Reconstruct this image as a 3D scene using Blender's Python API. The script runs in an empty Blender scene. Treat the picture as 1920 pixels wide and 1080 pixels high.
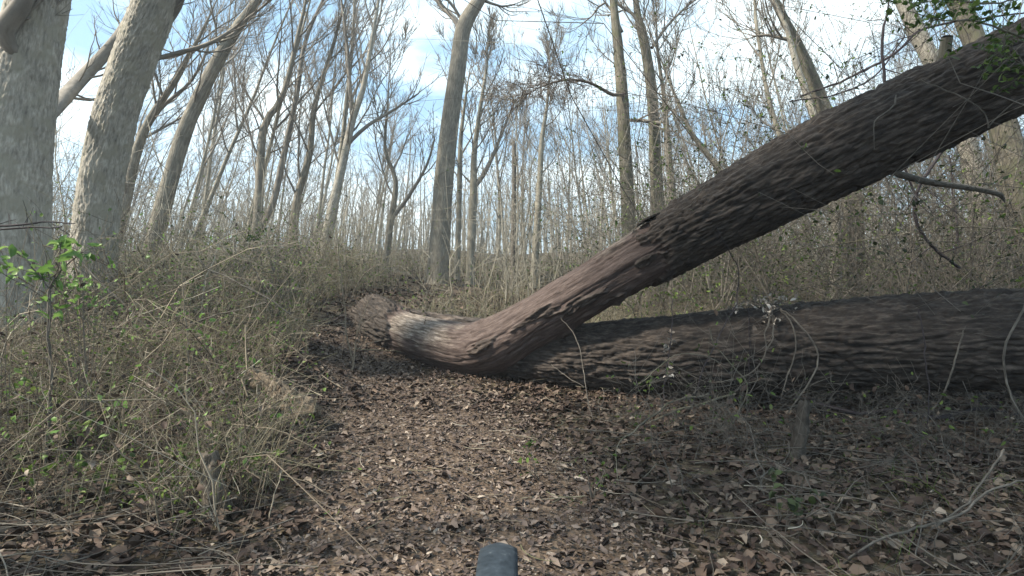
import bpy, math, random
import numpy as np

# ------------------------------------------------------------------ camera, world, sun, exposure
S = bpy.context.scene
COL = S.collection
cam_d = bpy.data.cameras.new('camera')
cam = bpy.data.objects.new('camera', cam_d); COL.objects.link(cam)
cam_d.sensor_width = 36; cam_d.lens = 18.0
cam_d.clip_start = 0.05; cam_d.clip_end = 2000
CAMZ = 1.25
cam.location = (0, 0, CAMZ); cam.rotation_euler = (math.radians(90), 0, 0)
S.camera = cam
S.view_settings.view_transform = 'Standard'
S.view_settings.look = 'None'
S.view_settings.exposure = 1.55
S.view_settings.gamma = 1
S.cycles.max_bounces = 5; S.cycles.diffuse_bounces = 3; S.cycles.glossy_bounces = 2
S.cycles.transmission_bounces = 2; S.cycles.transparent_max_bounces = 4
S.cycles.use_denoising = True

SUN_EL = math.radians(46)
SUN_AZ = math.radians(-108)         # compass style: 0 = +Y (ahead), negative = to the left
W = bpy.data.worlds.new('World'); S.world = W; W.use_nodes = True
nt = W.node_tree; nt.nodes.clear()
N = nt.nodes.new; LK = nt.links.new
out = N('ShaderNodeOutputWorld'); bg = N('ShaderNodeBackground')
sky = N('ShaderNodeTexSky'); sky.sky_type = 'NISHITA'; sky.sun_disc = False
sky.sun_elevation = SUN_EL; sky.sun_rotation = SUN_AZ
sky.air_density = 1.0; sky.dust_density = 2.0; sky.ozone_density = 1.0
tc = N('ShaderNodeTexCoord'); mp = N('ShaderNodeMapping'); mp.inputs['Scale'].default_value = (1.3, 1.3, 3.4)
mp.inputs['Location'].default_value = (0.35, 0.1, 0.2)
no = N('ShaderNodeTexNoise'); no.inputs['Scale'].default_value = 2.3; no.inputs['Detail'].default_value = 5; no.inputs['Roughness'].default_value = .55
rp = N('ShaderNodeValToRGB'); rp.color_ramp.elements[0].position = .43; rp.color_ramp.elements[1].position = .62
veil = N('ShaderNodeMixRGB'); veil.inputs[0].default_value = .7; veil.inputs[2].default_value = (1.45, 2.5, 3.3, 1)
mx = N('ShaderNodeMixRGB'); mx.inputs[2].default_value = (4.5, 5.2, 5.4, 1)
LK(tc.outputs['Generated'], mp.inputs['Vector']); LK(mp.outputs[0], no.inputs['Vector']); LK(no.outputs[0], rp.inputs[0])
LK(rp.outputs[0], mx.inputs[0]); LK(sky.outputs[0], veil.inputs[1]); LK(veil.outputs[0], mx.inputs[1]); LK(mx.outputs[0], bg.inputs[0]); LK(bg.outputs[0], out.inputs[0])
bg.inputs[1].default_value = 0.12
sl = bpy.data.lights.new('sun', 'SUN'); sl.energy = 3.8; sl.angle = math.radians(4); sl.color = (1.0, .90, .74)
sun = bpy.data.objects.new('sun', sl); COL.objects.link(sun)
dx, dy, dz = math.sin(SUN_AZ)*math.cos(SUN_EL), math.cos(SUN_AZ)*math.cos(SUN_EL), math.sin(SUN_EL)
from mathutils import Vector, Matrix
sun.rotation_euler = Vector((dx, dy, dz)).to_track_quat('Z', 'Y').to_euler()

# ------------------------------------------------------------------ small maths
def hsh(ix, iy, iz, seed):
    n = (ix.astype(np.int64)*374761393 + iy.astype(np.int64)*668265263 + iz.astype(np.int64)*1274126177 + seed*974634777) & 0xFFFFFFFF
    n = ((n ^ (n >> 13))*1103515245 + 12345) & 0xFFFFFFFF
    n = ((n ^ (n >> 15))*1540483477) & 0xFFFFFFFF
    return ((n ^ (n >> 16)) & 0xFFFFFF)/float(0xFFFFFF)
def vnoise(x, y, z, seed=0):
    x = np.asarray(x, float); y = np.asarray(y, float) + 0*x; z = np.asarray(z, float) + 0*x
    x0 = np.floor(x); y0 = np.floor(y); z0 = np.floor(z)
    fx = x-x0; fy = y-y0; fz = z-z0
    fx = fx*fx*(3-2*fx); fy = fy*fy*(3-2*fy); fz = fz*fz*(3-2*fz)
    r = 0
    for a in (0, 1):
        for b in (0, 1):
            for c in (0, 1):
                r = r + hsh(x0+a, y0+b, z0+c, seed)*(fx if a else 1-fx)*(fy if b else 1-fy)*(fz if c else 1-fz)
    return r
def fbm(x, y, z, seed=0, o=3):
    r = 0; a = .5; t = 0
    for k in range(o):
        r = r + a*vnoise(x*2**k, y*2**k, z*2**k, seed+k*7); t += a; a *= .5
    return r/t
def voro(x, y, z, seed):
    x0 = np.floor(x); y0 = np.floor(y); z0 = np.floor(z); f1 = np.full(x.shape, 9.0); f2 = f1.copy(); cid = np.zeros(x.shape)
    for a in (-1, 0, 1):
        for b in (-1, 0, 1):
            for c in (-1, 0, 1):
                h1 = hsh(x0+a, y0+b, z0+c, seed); h2 = hsh(x0+a, y0+b, z0+c, seed+1); h3 = hsh(x0+a, y0+b, z0+c, seed+2)
                d = np.sqrt((x0+a+h1-x)**2+(y0+b+h2-y)**2+(z0+c+h3-z)**2)
                n = d < f1; f2 = np.where(n, f1, np.minimum(f2, d)); cid = np.where(n, h1, cid); f1 = np.where(n, d, f1)
    return f1, f2, cid
def sstep(a, b, x):
    t = np.clip((np.asarray(x, float)-a)/(b-a), 0, 1); return t*t*(3-2*t)
def P(px, py, d):                                   # a point seen at (px,py) of the 1920x1080 photo, d metres ahead
    return Vector(((px-960)/960*d, d, CAMZ-(py-540)/960*d))
def ground(x, y):
    x = np.asarray(x, float); y = np.asarray(y, float)
    yy = y-5.4
    sl_ = .5*(yy+np.sqrt(yy*yy+.8))*.118
    h = np.where(y < 45, sl_, .118*40-.0*(y-45))
    h = np.minimum(h, 4.1+.02*np.clip(y-40, 0, 100))
    h = h + .30*sstep(-1.0, -3.6, x)*sstep(2.0, 5.0, y)*(1-.6*sstep(12, 22, y))
    h = h + .16*sstep(-.6, -2.2, x)*sstep(6.2, 7.6, y)*(1-sstep(9, 14, y))
    h = h + .24*sstep(-.95, -1.9, x+.25*np.minimum(y-2, 3))*(1-sstep(5.5, 8, y))*sstep(2.7, 4.2, y)
    h = h + .10*sstep(.5, 3.0, x)*sstep(6, 9, y)
    h = h + (fbm(x*.55, y*.55, 0, 3, 3)-.5)*.16*sstep(.6, 2.5, np.abs(x+.1*y-.2)+.25*np.abs(y-3)) + (fbm(x*2.7, y*2.7, 0, 5, 2)-.5)*.05
    h = h + (fbm(x*.08, y*.08, 0, 9, 2)-.5)*1.2*sstep(12, 40, y)
    return h
def gz(x, y): return float(ground(np.array([x]), np.array([y]))[0])
def G(px, d, dz=0.0):                               # on the ground under column px, d metres ahead
    x = (px-960)/960*d; return Vector((x, d, gz(x, d)+dz))
PATH = [(-.05, .4), (-.1, 2), (-.42, 3.5), (-.95, 5), (-1.75, 6.4), (-2.35, 7.6), (-2.6, 9.5), (-2.3, 12), (-1.2, 16)]
def path_dist(x, y):
    d = np.full(np.shape(x), 1e9)
    for (x0, y0), (x1, y1) in zip(PATH[:-1], PATH[1:]):
        vx, vy = x1-x0, y1-y0
        t = np.clip(((x-x0)*vx+(y-y0)*vy)/(vx*vx+vy*vy), 0, 1)
        d = np.minimum(d, np.hypot(x-x0-t*vx, y-y0-t*vy))
    return d

# ------------------------------------------------------------------ mesh helpers
def make_mesh(name, verts, quads=None, tris=None, bk=None, extra=None, smooth=True):
    me = bpy.data.meshes.new(name)
    nq = 0 if quads is None else len(quads); ntr = 0 if tris is None else len(tris)
    me.vertices.add(len(verts)); me.vertices.foreach_set('co', np.asarray(verts, np.float32).ravel())
    parts = []; starts = []
    if nq: parts.append(np.asarray(quads, np.int32).ravel()); starts.append(np.arange(nq)*4)
    if ntr: parts.append(np.asarray(tris, np.int32).ravel()); starts.append(nq*4+np.arange(ntr)*3)
    li = np.concatenate(parts); ls = np.concatenate(starts).astype(np.int32)
    me.loops.add(len(li)); me.loops.foreach_set('vertex_index', li)
    me.polygons.add(nq+ntr); me.polygons.foreach_set('loop_start', ls)
    me.polygons.foreach_set('use_smooth', np.full(nq+ntr, smooth))
    me.update(calc_edges=True)
    if bk is not None:
        a = me.attributes.new('bk', 'FLOAT_VECTOR', 'POINT'); a.data.foreach_set('vector', np.asarray(bk, np.float32).ravel())
    for k, v in (extra or {}).items():
        a = me.attributes.new(k, 'FLOAT', 'POINT'); a.data.foreach_set('value', np.asarray(v, np.float32).ravel())
    return me
def link(name, me, mat, parent=None):
    o = bpy.data.objects.new(name, me); COL.objects.link(o)
    if mat: me.materials.append(mat)
    if parent: o.parent = parent
    return o
def tag(o, label=None, cat=None, group=None, kind=None):
    if label: o['label'] = label
    if cat: o['category'] = cat
    if group: o['group'] = group
    if kind: o['kind'] = kind
    return o
def empty(name, loc=(0, 0, 0)):
    o = bpy.data.objects.new(name, None); COL.objects.link(o); o.location = loc; o.empty_display_size = .2
    return o

class MB:
    """collects tubes and leaf cards; build() makes one mesh"""
    def __init__(s): s.t = {}; s.l = []; s.o = None
    def tube(s, pts, rad, sides=4): s.t.setdefault((len(pts), sides), []).append((pts, rad))
    def tubes(s, Pn, Rn, sides=3): s.t.setdefault((Pn.shape[1], sides), []).append((Pn, Rn))
    def leaf(s, c, d, n, size): s.l.append((c, d, n, size))
    def leaves(s, c, d, n, size): s.l.append((np.asarray(c), np.asarray(d), np.asarray(n), np.asarray(size)))
    def empty(s): return not s.t and not s.l
    def mesh(s, name, origin=(0, 0, 0), wid=.5, curl=.15):
        V = []; Q = []; T = []; B = []; base = 0
        for (n, sd), lst in s.t.items():
            A = [np.asarray(a, float)[None] if np.ndim(a) == 2 else a for a, _ in lst]
            R = [np.asarray(r, float)[None] if np.ndim(r) == 1 else r for _, r in lst]
            A = np.concatenate(A); R = np.concatenate(R); k = len(A)
            Tn = np.gradient(A, axis=1); Tn /= np.linalg.norm(Tn, axis=2, keepdims=True)+1e-9
            mt = Tn.mean(axis=1); ax = np.argmin(np.abs(mt), axis=1); ref = np.eye(3)[ax][:, None, :]
            Nn = np.cross(Tn, ref); Nn /= np.linalg.norm(Nn, axis=2, keepdims=True)+1e-9
            Bn = np.cross(Tn, Nn)
            th = np.arange(sd)/sd*2*math.pi; c = np.cos(th)[None, None, :, None]; sn = np.sin(th)[None, None, :, None]
            vv = A[:, :, None, :]+R[:, :, None, None]*(c*Nn[:, :, None, :]+sn*Bn[:, :, None, :])
            V.append(vv.reshape(-1, 3))
            seg = np.linalg.norm(np.diff(A, axis=1), axis=2); sl_ = np.concatenate([np.zeros((k, 1)), np.cumsum(seg, axis=1)], axis=1)
            sl_ = sl_+(np.arange(k)*3.7 % 11)[:, None]
            b = np.empty((k, n, sd, 3)); b[..., 0] = R[:, :, None]*np.cos(th); b[..., 1] = R[:, :, None]*np.sin(th); b[..., 2] = sl_[:, :, None]
            B.append(b.reshape(-1, 3))
            i = np.arange(n-1)[:, None]; j = np.arange(sd)[None, :]; j2 = (j+1) % sd
            q = np.stack([i*sd+j, i*sd+j2, (i+1)*sd+j2, (i+1)*sd+j], axis=-1).reshape(-1, 4)
            q = (q[None]+(np.arange(k)*n*sd)[:, None, None]+base).reshape(-1, 4); Q.append(q)
            base += k*n*sd
        if s.l:
            C = np.concatenate([np.atleast_2d(np.asarray(a[0], float)) for a in s.l]); D = np.concatenate([np.atleast_2d(np.asarray(a[1], float)) for a in s.l])
            Nn = np.concatenate([np.atleast_2d(np.asarray(a[2], float)) for a in s.l]); Z = np.concatenate([np.atleast_1d(np.asarray(a[3], float)) for a in s.l])
            D = D/(np.linalg.norm(D, axis=1, keepdims=True)+1e-9); Sx = np.cross(D, Nn); Sx /= np.linalg.norm(Sx, axis=1, keepdims=True)+1e-9
            Nn = np.cross(Sx, D); k = len(C); rg = np.random.RandomState(k)
            w = wid*(.75+.5*rg.rand(k)); cu = curl*(rg.rand(k)*2-.6)*2; cl = curl*(rg.rand(k)*2-1)*2
            def pt(u, v, h): return C+Z[:, None]*(D*(u)[:, None]+Sx*(v)[:, None]+Nn*(h)[:, None])
            o1 = np.ones(k); L1 = w*(.8+.5*rg.rand(k))*.5; L2 = w*(.5+.5*rg.rand(k))*.5; R1 = w*(.8+.5*rg.rand(k))*.5; R2 = w*(.5+.5*rg.rand(k))*.5
            vs = [pt(-.5*o1, 0*o1, cl), pt(-.15*o1, -L1, cu), pt(-.12*o1, 0*o1, 0*o1), pt(-.15*o1, R1, cu*.8), pt(.25*o1, -L2, cu*.9), pt(.2*o1, 0*o1, cl*.2), pt(.22*o1, R2, cu), pt(.5*o1, 0*o1, cl*1.2)]
            vv = np.stack(vs, axis=1).reshape(-1, 3); V.append(vv)
            bb = np.zeros((k, 8, 3)); bb[:] = rg.rand(k)[:, None, None]*10; B.append(bb.reshape(-1, 3))
            of = (np.arange(k)*8+base)[:, None, None]
            Q.append((np.array([[1, 2, 5, 4], [2, 3, 6, 5]])[None]+of).reshape(-1, 4))
            T.append((np.array([[0, 2, 1], [0, 3, 2], [4, 5, 7], [5, 6, 7]])[None]+of).reshape(-1, 3)); base += k*8
        V = np.concatenate(V)-np.array(origin)[None]
        return make_mesh(name, V, np.concatenate(Q), np.concatenate(T) if T else None, np.concatenate(B))
    def build(s, name, mat, parent=None, origin=(0, 0, 0), **k): 
        o = link(name, s.mesh(name, origin, **k), mat, parent)
        if parent is None: o.location = origin
        return o

# ------------------------------------------------------------------ materials
def mat_new(name, rough=.85):
    m = bpy.data.materials.new(name); m.use_nodes = True; t = m.node_tree; b = t.nodes['Principled BSDF']
    b.inputs['Roughness'].default_value = rough; b.inputs['Specular IOR Level'].default_value = .25
    return m, t, b
def ramp(t, stops):
    r = t.nodes.new('ShaderNodeValToRGB'); e = r.color_ramp.elements
    while len(e) < len(stops): e.new(.5)
    for k, (p, c) in enumerate(stops): e[k].position = p; e[k].color = (*c, 1)
    return r
def bark_mat(name, cols, scale=(1, 1, .16), freq=30, bump=.5, dist=.02, moss=None):
    m, t, b = mat_new(name)
    n = t.nodes.new; l = t.links.new
    at = n('ShaderNodeAttribute'); at.attribute_name = 'bk'
    mp = n('ShaderNodeMapping'); mp.inputs['Scale'].default_value = scale; l(at.outputs['Vector'], mp.inputs['Vector'])
    no = n('ShaderNodeTexNoise'); no.inputs['Scale'].default_value = freq; no.inputs['Detail'].default_value = 5; no.inputs['Roughness'].default_value = .65; l(mp.outputs[0], no.inputs['Vector'])
    n2 = n('ShaderNodeTexNoise'); n2.inputs['Scale'].default_value = 3.0; n2.inputs['Detail'].default_value = 3; l(at.outputs['Vector'], n2.inputs['Vector'])
    r = ramp(t, [(.28, cols[0]), (.5, cols[1]), (.72, cols[2])]); l(no.outputs[0], r.inputs[0])
    last = r.outputs[0]
    mm = n('ShaderNodeMixRGB'); mm.blend_type = 'MULTIPLY'; mm.inputs[0].default_value = 1
    r2 = ramp(t, [(.3, (.72, .72, .72)), (.7, (1.15, 1.13, 1.1))]); l(n2.outputs[0], r2.inputs[0]); l(last, mm.inputs[1]); l(r2.outputs[0], mm.inputs[2]); last = mm.outputs[0]
    if moss:
        n3 = n('ShaderNodeTexNoise'); n3.inputs['Scale'].default_value = 5; n3.inputs['Detail'].default_value = 6; l(at.outputs['Vector'], n3.inputs['Vector'])
        r3 = ramp(t, [(.48, (0, 0, 0)), (.62, (1, 1, 1))]); l(n3.outputs[0], r3.inputs[0])
        m2 = n('ShaderNodeMixRGB'); l(r3.outputs[0], m2.inputs[0]); l(last, m2.inputs[1]); m2.inputs[2].default_value = (*moss, 1); last = m2.outputs[0]
    l(last, b.inputs['Base Color'])
    bu = n('ShaderNodeBump'); bu.inputs['Strength'].default_value = bump; bu.inputs['Distance'].default_value = dist
    l(no.outputs[0], bu.inputs['Height']); l(bu.outputs[0], b.inputs['Normal'])
    return m
def island_mat(name, stops, rough=.8, transl=0.0):
    m, t, b = mat_new(name, rough); n = t.nodes.new; l = t.links.new
    g = n('ShaderNodeNewGeometry'); r = ramp(t, stops); r.color_ramp.interpolation = 'LINEAR'
    l(g.outputs['Random Per Island'], r.inputs[0]); l(r.outputs[0], b.inputs['Base Color'])
    if transl:
        tr = n('ShaderNodeBsdfTranslucent'); mx = n('ShaderNodeMixShader'); mx.inputs[0].default_value = transl
        l(r.outputs[0], tr.inputs[0]); l(b.outputs[0], mx.inputs[1]); l(tr.outputs[0], mx.inputs[2]); l(mx.outputs[0], t.nodes['Material Output'].inputs[0])
    return m
M_pale = bark_mat('pale_bark', [(.15, .142, .125), (.31, .295, .262), (.48, .46, .415)], (1, 1, .25), 34, .7, .02, (.28, .265, .22))
M_grey = bark_mat('grey_bark', [(.10, .092, .078), (.20, .185, .155), (.32, .30, .255)], (1, 1, .14), 34, .8, .03)
M_moss = bark_mat('mossy_bark', [(.06, .056, .045), (.14, .13, .105), (.23, .215, .18)], (1, 1, .14), 30, .8, .03, (.115, .115, .075))
M_far = bark_mat('far_bark', [(.15, .145, .125), (.235, .225, .19), (.33, .315, .275)], (1, 1, .2), 12, .2)
M_twig = bark_mat('twig_bark', [(.14, .13, .115), (.20, .185, .165), (.27, .25, .225)], (1, 1, .3), 14, .1)
M_dark = bark_mat('dark_vine', [(.02, .018, .022), (.035, .03, .036), (.055, .05, .05)], (1, 1, .3), 30, .3)
M_vine = bark_mat('grey_vine', [(.05, .045, .038), (.11, .10, .088), (.19, .175, .155)], (1, 1, .3), 40, .3)
M_cane = island_mat('dry_canes', [(0, (.05, .04, .032)), (.35, (.12, .098, .075)), (.65, (.20, .17, .13)), (.8, (.11, .112, .06)), (.93, (.29, .255, .20)), (1, (.48, .44, .37))])
M_brush = island_mat('brush_stems', [(0, (.06, .053, .042)), (.4, (.15, .135, .10)), (.75, (.20, .185, .125)), (1, (.30, .275, .22))])
M_litter = island_mat('dead_leaves', [(0, (.026, .017, .014)), (.35, (.060, .041, .033)), (.7, (.095, .068, .053)), (.93, (.14, .108, .084)), (.99, (.21, .17, .135)), (1, (.30, .26, .22))], .75)
M_green = island_mat('green_leaves', [(0, (.03, .055, .012)), (.4, (.06, .11, .02)), (.75, (.11, .17, .035)), (1, (.20, .27, .07))], .5, .35)
M_bright = island_mat('young_leaves', [(0, (.07, .14, .03)), (.5, (.13, .24, .06)), (1, (.22, .33, .11))], .45, .4)
M_evgr = island_mat('dark_leaves', [(0, (.012, .02, .008)), (.5, (.03, .045, .016)), (1, (.06, .08, .03))], .45, .15)
M_brown = island_mat('brown_twigs', [(0, (.06, .045, .04)), (.5, (.10, .08, .065)), (1, (.16, .13, .11))])
M_curl = island_mat('curled_leaves', [(0, (.20, .165, .14)), (.5, (.34, .30, .26)), (1, (.48, .44, .40))])

def soil_mat(name, cols, sc=1):
    m, t, b = mat_new(name, .95); n = t.nodes.new; l = t.links.new
    g = n('ShaderNodeNewGeometry')
    v = n('ShaderNodeTexVoronoi'); v.inputs['Scale'].default_value = 24*sc; l(g.outputs['Position'], v.inputs['Vector'])
    no = n('ShaderNodeTexNoise'); no.inputs['Scale'].default_value = 1.1; no.inputs['Detail'].default_value = 8; no.inputs['Roughness'].default_value = .7; l(g.outputs['Position'], no.inputs['Vector'])
    r = ramp(t, [(0, cols[0]), (.5, cols[1]), (1, cols[2])])
    sp = n('ShaderNodeSeparateColor'); l(v.outputs['Color'], sp.inputs[0]); l(sp.outputs[0], r.inputs[0])
    r2 = ramp(t, [(.3, (.6, .6, .58)), (.7, (1.1, 1.12, 1.05))]); l(no.outputs[0], r2.inputs[0])
    mm = n('ShaderNodeMixRGB'); mm.blend_type = 'MULTIPLY'; mm.inputs[0].default_value = 1; l(r.outputs[0], mm.inputs[1]); l(r2.outputs[0], mm.inputs[2]); l(mm.outputs[0], b.inputs['Base Color'])
    bu = n('ShaderNodeBump'); bu.inputs['Strength'].default_value = .8; bu.inputs['Distance'].default_value = .02; l(v.outputs['Distance'], bu.inputs['Height']); l(bu.outputs[0], b.inputs['Normal'])
    return m
M_soil = soil_mat('forest_floor', [(.025, .018, .013), (.06, .045, .032), (.11, .09, .062)])
M_path = soil_mat('trodden_leaves', [(.05, .035, .027), (.095, .068, .053), (.14, .105, .083)], 1.4)

# ------------------------------------------------------------------ ground
def axis(lo, hi, fine_lo, fine_hi, step, grow=1.18):
    a = list(np.arange(fine_lo, fine_hi, step)); s = step; x = fine_hi
    while x < hi: a.append(x); s *= grow; x += s
    a.append(hi); s = step; x = fine_lo; b = []
    while x > lo: s *= grow; x -= s; b.append(max(x, lo))
    return np.unique(np.array(sorted(b+a)))
gx = axis(-400, 400, -8, 8, .09, 1.09); gy = axis(-60, 600, .4, 14, .09, 1.06)
X, Y = np.meshgrid(gx, gy); Z = ground(X, Y)
def grid_mesh(name, X, Y, Z):
    ny, nx = X.shape
    V = np.stack([X, Y, Z], -1).reshape(-1, 3); i = np.arange(ny-1)[:, None]*nx; j = np.arange(nx-1)[None]
    Q = np.stack([i+j, i+j+1, i+nx+j+1, i+nx+j], -1).reshape(-1, 4)
    return make_mesh(name, V, Q)
tag(link('ground', grid_mesh('ground', X, Y, Z), M_soil), 'leaf covered woodland floor rising gently to the wood', None, None, 'structure')
# the trodden path: a strip just above the ground
pp = np.array(PATH); tt = np.linspace(0, len(pp)-1, 160); px_ = np.interp(tt, range(len(pp)), pp[:, 0]); py_ = np.interp(tt, range(len(pp)), pp[:, 1])
for _ in range(6): px_[1:-1] = (px_[:-2]+px_[1:-1]*2+px_[2:])/4; py_[1:-1] = (py_[:-2]+py_[1:-1]*2+py_[2:])/4
tx, ty = np.gradient(px_), np.gradient(py_); nl = np.hypot(tx, ty); nxn, nyn = ty/nl, -tx/nl
wv = np.linspace(-1, 1, 15)[None]; hw = (.62+.18*(vnoise(py_*1.3, 0*py_, 0*py_, 4)))[:, None]*np.interp(py_, [0, 4, 6.5, 8, 16], [1.35, 1.3, 1.0, .8, .4])[:, None]
PX = px_[:, None]+nxn[:, None]*wv*hw; PY = py_[:, None]+nyn[:, None]*wv*hw
tag(link('path', grid_mesh('path', PX, PY, ground(PX, PY)+.012-.03*np.abs(wv)**6), M_path), 'trodden path of crushed brown leaves', None, None, 'structure')

# leaf litter
rs = np.random.RandomState(5)
def scatter_litter(n, x0, x1, y0, y1, smin, smax, keep=None):
    x = rs.uniform(x0, x1, n); y = y0+(y1-y0)*rs.rand(n)**1.35
    ok = np.abs(x) < y*1.12+1.4
    if keep is not None: ok &= keep(x, y)
    x = x[ok]; y = y[ok]; k = len(x); a = np.where(rs.rand(k) < .35, rs.normal(0, .5, k), rs.rand(k)*6.283)
    d = np.stack([np.cos(a), np.sin(a), rs.normal(0, .28, k)], 1); nn = np.stack([rs.normal(0, .33, k), rs.normal(0, .33, k), np.ones(k)], 1)
    s = smin+(smax-smin)*rs.rand(k)**2.8
    z = ground(x, y)+.012+.020*rs.rand(k)
    return np.stack([x, y, z], 1), d, nn, s
mb = MB()
mb.leaves(*scatter_litter(74000, -4.5, 5.5, 1.2, 7.5, .012, .09, lambda x, y: path_dist(x, y) > .80+.3*(vnoise(x*3, y*3, 0, 71)-.3)))
mb.leaves(*scatter_litter(900, -4.5, 5.5, 1.2, 7.5, .07, .12, lambda x, y: path_dist(x, y) > .6))
mb.leaves(*scatter_litter(26000, -9, 9, 5, 14, .04, .12))
mb.leaves(*scatter_litter(16000, -22, 22, 11, 32, .09, .20))
m2 = MB(); m2.leaves(*scatter_litter(72000, -3, 2, 1.2, 8.5, .010, .055, lambda x, y: path_dist(x, y) < .98)); m2.leaves(*scatter_litter(3500, -3, 2, 1.2, 8.5, .035, .085, lambda x, y: path_dist(x, y) < .95))
M_crush = island_mat('crushed_leaves', [(0, (.034, .025, .022)), (.35, (.074, .056, .049)), (.7, (.12, .094, .082)), (.93, (.18, .147, .125)), (.985, (.27, .23, .195)), (1, (.36, .31, .26))], .75)
tag(m2.build('path_litter', M_crush, wid=.5, curl=.16), 'crushed small brown leaves lying on the path', None, None, 'stuff')
tag(mb.build('leaf_litter', M_litter, wid=.62, curl=.16), 'carpet of curled brown dead leaves', None, None, 'stuff')

# ------------------------------------------------------------------ the fallen tree
def spline(ctrl, step):
    c = np.array([list(p)+[r] for p, r in ctrl], float)
    pts = []
    for i in range(len(c)-1):
        p0 = c[max(i-1, 0)]; p1 = c[i]; p2 = c[i+1]; p3 = c[min(i+2, len(c)-1)]
        n = max(2, int(np.linalg.norm(p2[:3]-p1[:3])/step)); t = np.arange(n)[:, None]/n
        pts.append(.5*((2*p1)+(-p0+p2)*t+(2*p0-5*p1+4*p2-p3)*t**2+(-p0+3*p1-3*p2+p3)*t**3))
    pts.append(c[-1:]); return np.concatenate(pts)
def log_mesh(name, ctrl, step, around, bare_fn, pale_fn, seed, depth=.042, caps=True):
    c = spline(ctrl, step); A = c[:, :3]; R = c[:, 3]; n = len(A)
    T = np.gradient(A, axis=0); T /= np.linalg.norm(T, axis=1, keepdims=True)
    Nn = np.zeros_like(T); v = np.cross(T[0], [0, 0, 1.]); Nn[0] = v/np.linalg.norm(v)
    for i in range(1, n):
        v = Nn[i-1]-T[i]*np.dot(Nn[i-1], T[i]); Nn[i] = v/np.linalg.norm(v)
    Bn = np.cross(T, Nn); s = np.concatenate([[0], np.cumsum(np.linalg.norm(np.diff(A, axis=0), axis=1))])
    th = np.arange(around)/around*2*math.pi
    S2, TH = np.meshgrid(s, th, indexing='ij'); RR = R[:, None]+0*TH
    cx, cy = np.cos(TH)*.33, np.sin(TH)*.33
    # broad lumps
    big = (fbm(cx*3, cy*3, S2*.9, seed, 3)-.5)*.055
    # bark plates: furrows along the stem, braided
    wx = (fbm(cx*6, cy*6, S2*3.4, seed+11, 3)-.5)*.11; wy = (fbm(cx*6, cy*6, S2*3.4, seed+12, 3)-.5)*.11
    f = 17.0
    n1 = vnoise((cx+wx)*f, (cy+wy)*f, S2*2.1, seed+1)-.5; n2 = vnoise((cx+wy)*f*1.9, (cy+wx)*f*1.9, S2*4.2, seed+2)-.5
    ridge = sstep(0, .15, np.abs(n1))*.66+sstep(0, .12, np.abs(n2))*.34
    cross = sstep(.0, .10, np.abs(vnoise(cx*9, cy*9, S2*13, seed+6)-.5))
    fine = fbm(cx*70, cy*70, S2*26, seed+3, 3)-.5
    v1, v2, vid = voro((cx+wx*.6)*f*.9, (cy+wy*.6)*f*1.0, S2*1.7+wx*14, seed+50)
    plate = sstep(.0, .26, v2-v1); ridge = ridge*.45+plate*(.42+.33*vid)
    barkh = depth*(ridge-.45)*(.5+1.0*vnoise(cx*4, cy*4, S2*1.3, seed+8))+depth*.16*(cross-.7)+fine*.034
    g1 = vnoise((cx+wx*.3)*30, (cy+wy*.3)*30, S2*2.0, seed+21)-.5
    split = sstep(0, .05, np.abs(vnoise((cx+wx*.5)*13, (cy+wy*.5)*13, S2*1.1, seed+22)-.5)); knot = sstep(.78, .92, vnoise(cx*4.5, cy*4.5, S2*2.1, seed+27))
    bareh = -depth*.62+g1*.018+(fbm(cx*9, cy*9, S2*1.2, seed+23, 4)-.5)*.045+fine*.006-(1-split)*.014+knot*.02*(.5+np.cos(knot*9)*.5)
    nz = (fbm(cx*9, cy*9, S2*5, seed+31, 4)-.5)
    ctx = dict(S=S2, TH=TH, nz=nz, A=A, Nn=Nn, Bn=Bn, cx=cx, cy=cy)
    bare = np.clip(bare_fn(ctx), 0, 1); pale = np.clip(pale_fn(ctx), 0, 1)
    h = big+barkh*(1-bare)+bareh*bare
    rr = RR+h
    V = A[:, None, :]+rr[..., None]*(np.cos(TH)[..., None]*Nn[:, None, :]+np.sin(TH)[..., None]*Bn[:, None, :])
    i = np.arange(n-1)[:, None]; j = np.arange(around)[None]; j2 = (j+1) % around
    Q = np.stack([i*around+j, i*around+j2, (i+1)*around+j2, (i+1)*around+j], -1).reshape(-1, 4)
    V = V.reshape(-1, 3); bk = np.stack([cx, cy, S2], -1).reshape(-1, 3)
    tris = []
    if caps:
        for row, e in ((0, 0), (n-1, 1)):
            ci = len(V); V = np.vstack([V, A[row]+(T[row]*(.06 if e else -.06))]); bk = np.vstack([bk, [0, 0, s[row]]])
            a = row*around+np.arange(around); b = row*around+(np.arange(around)+1) % around
            tris.append(np.stack([np.full(around, ci), b if e == 0 else a, a if e == 0 else b], -1))
        bare = np.append(bare.ravel(), [1, 1]); pale = np.append(pale.ravel(), [.3, .3])
    return make_mesh(name, V, Q, np.concatenate(tris) if tris else None, bk, {'bare': bare.ravel(), 'pale': pale.ravel()})
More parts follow.
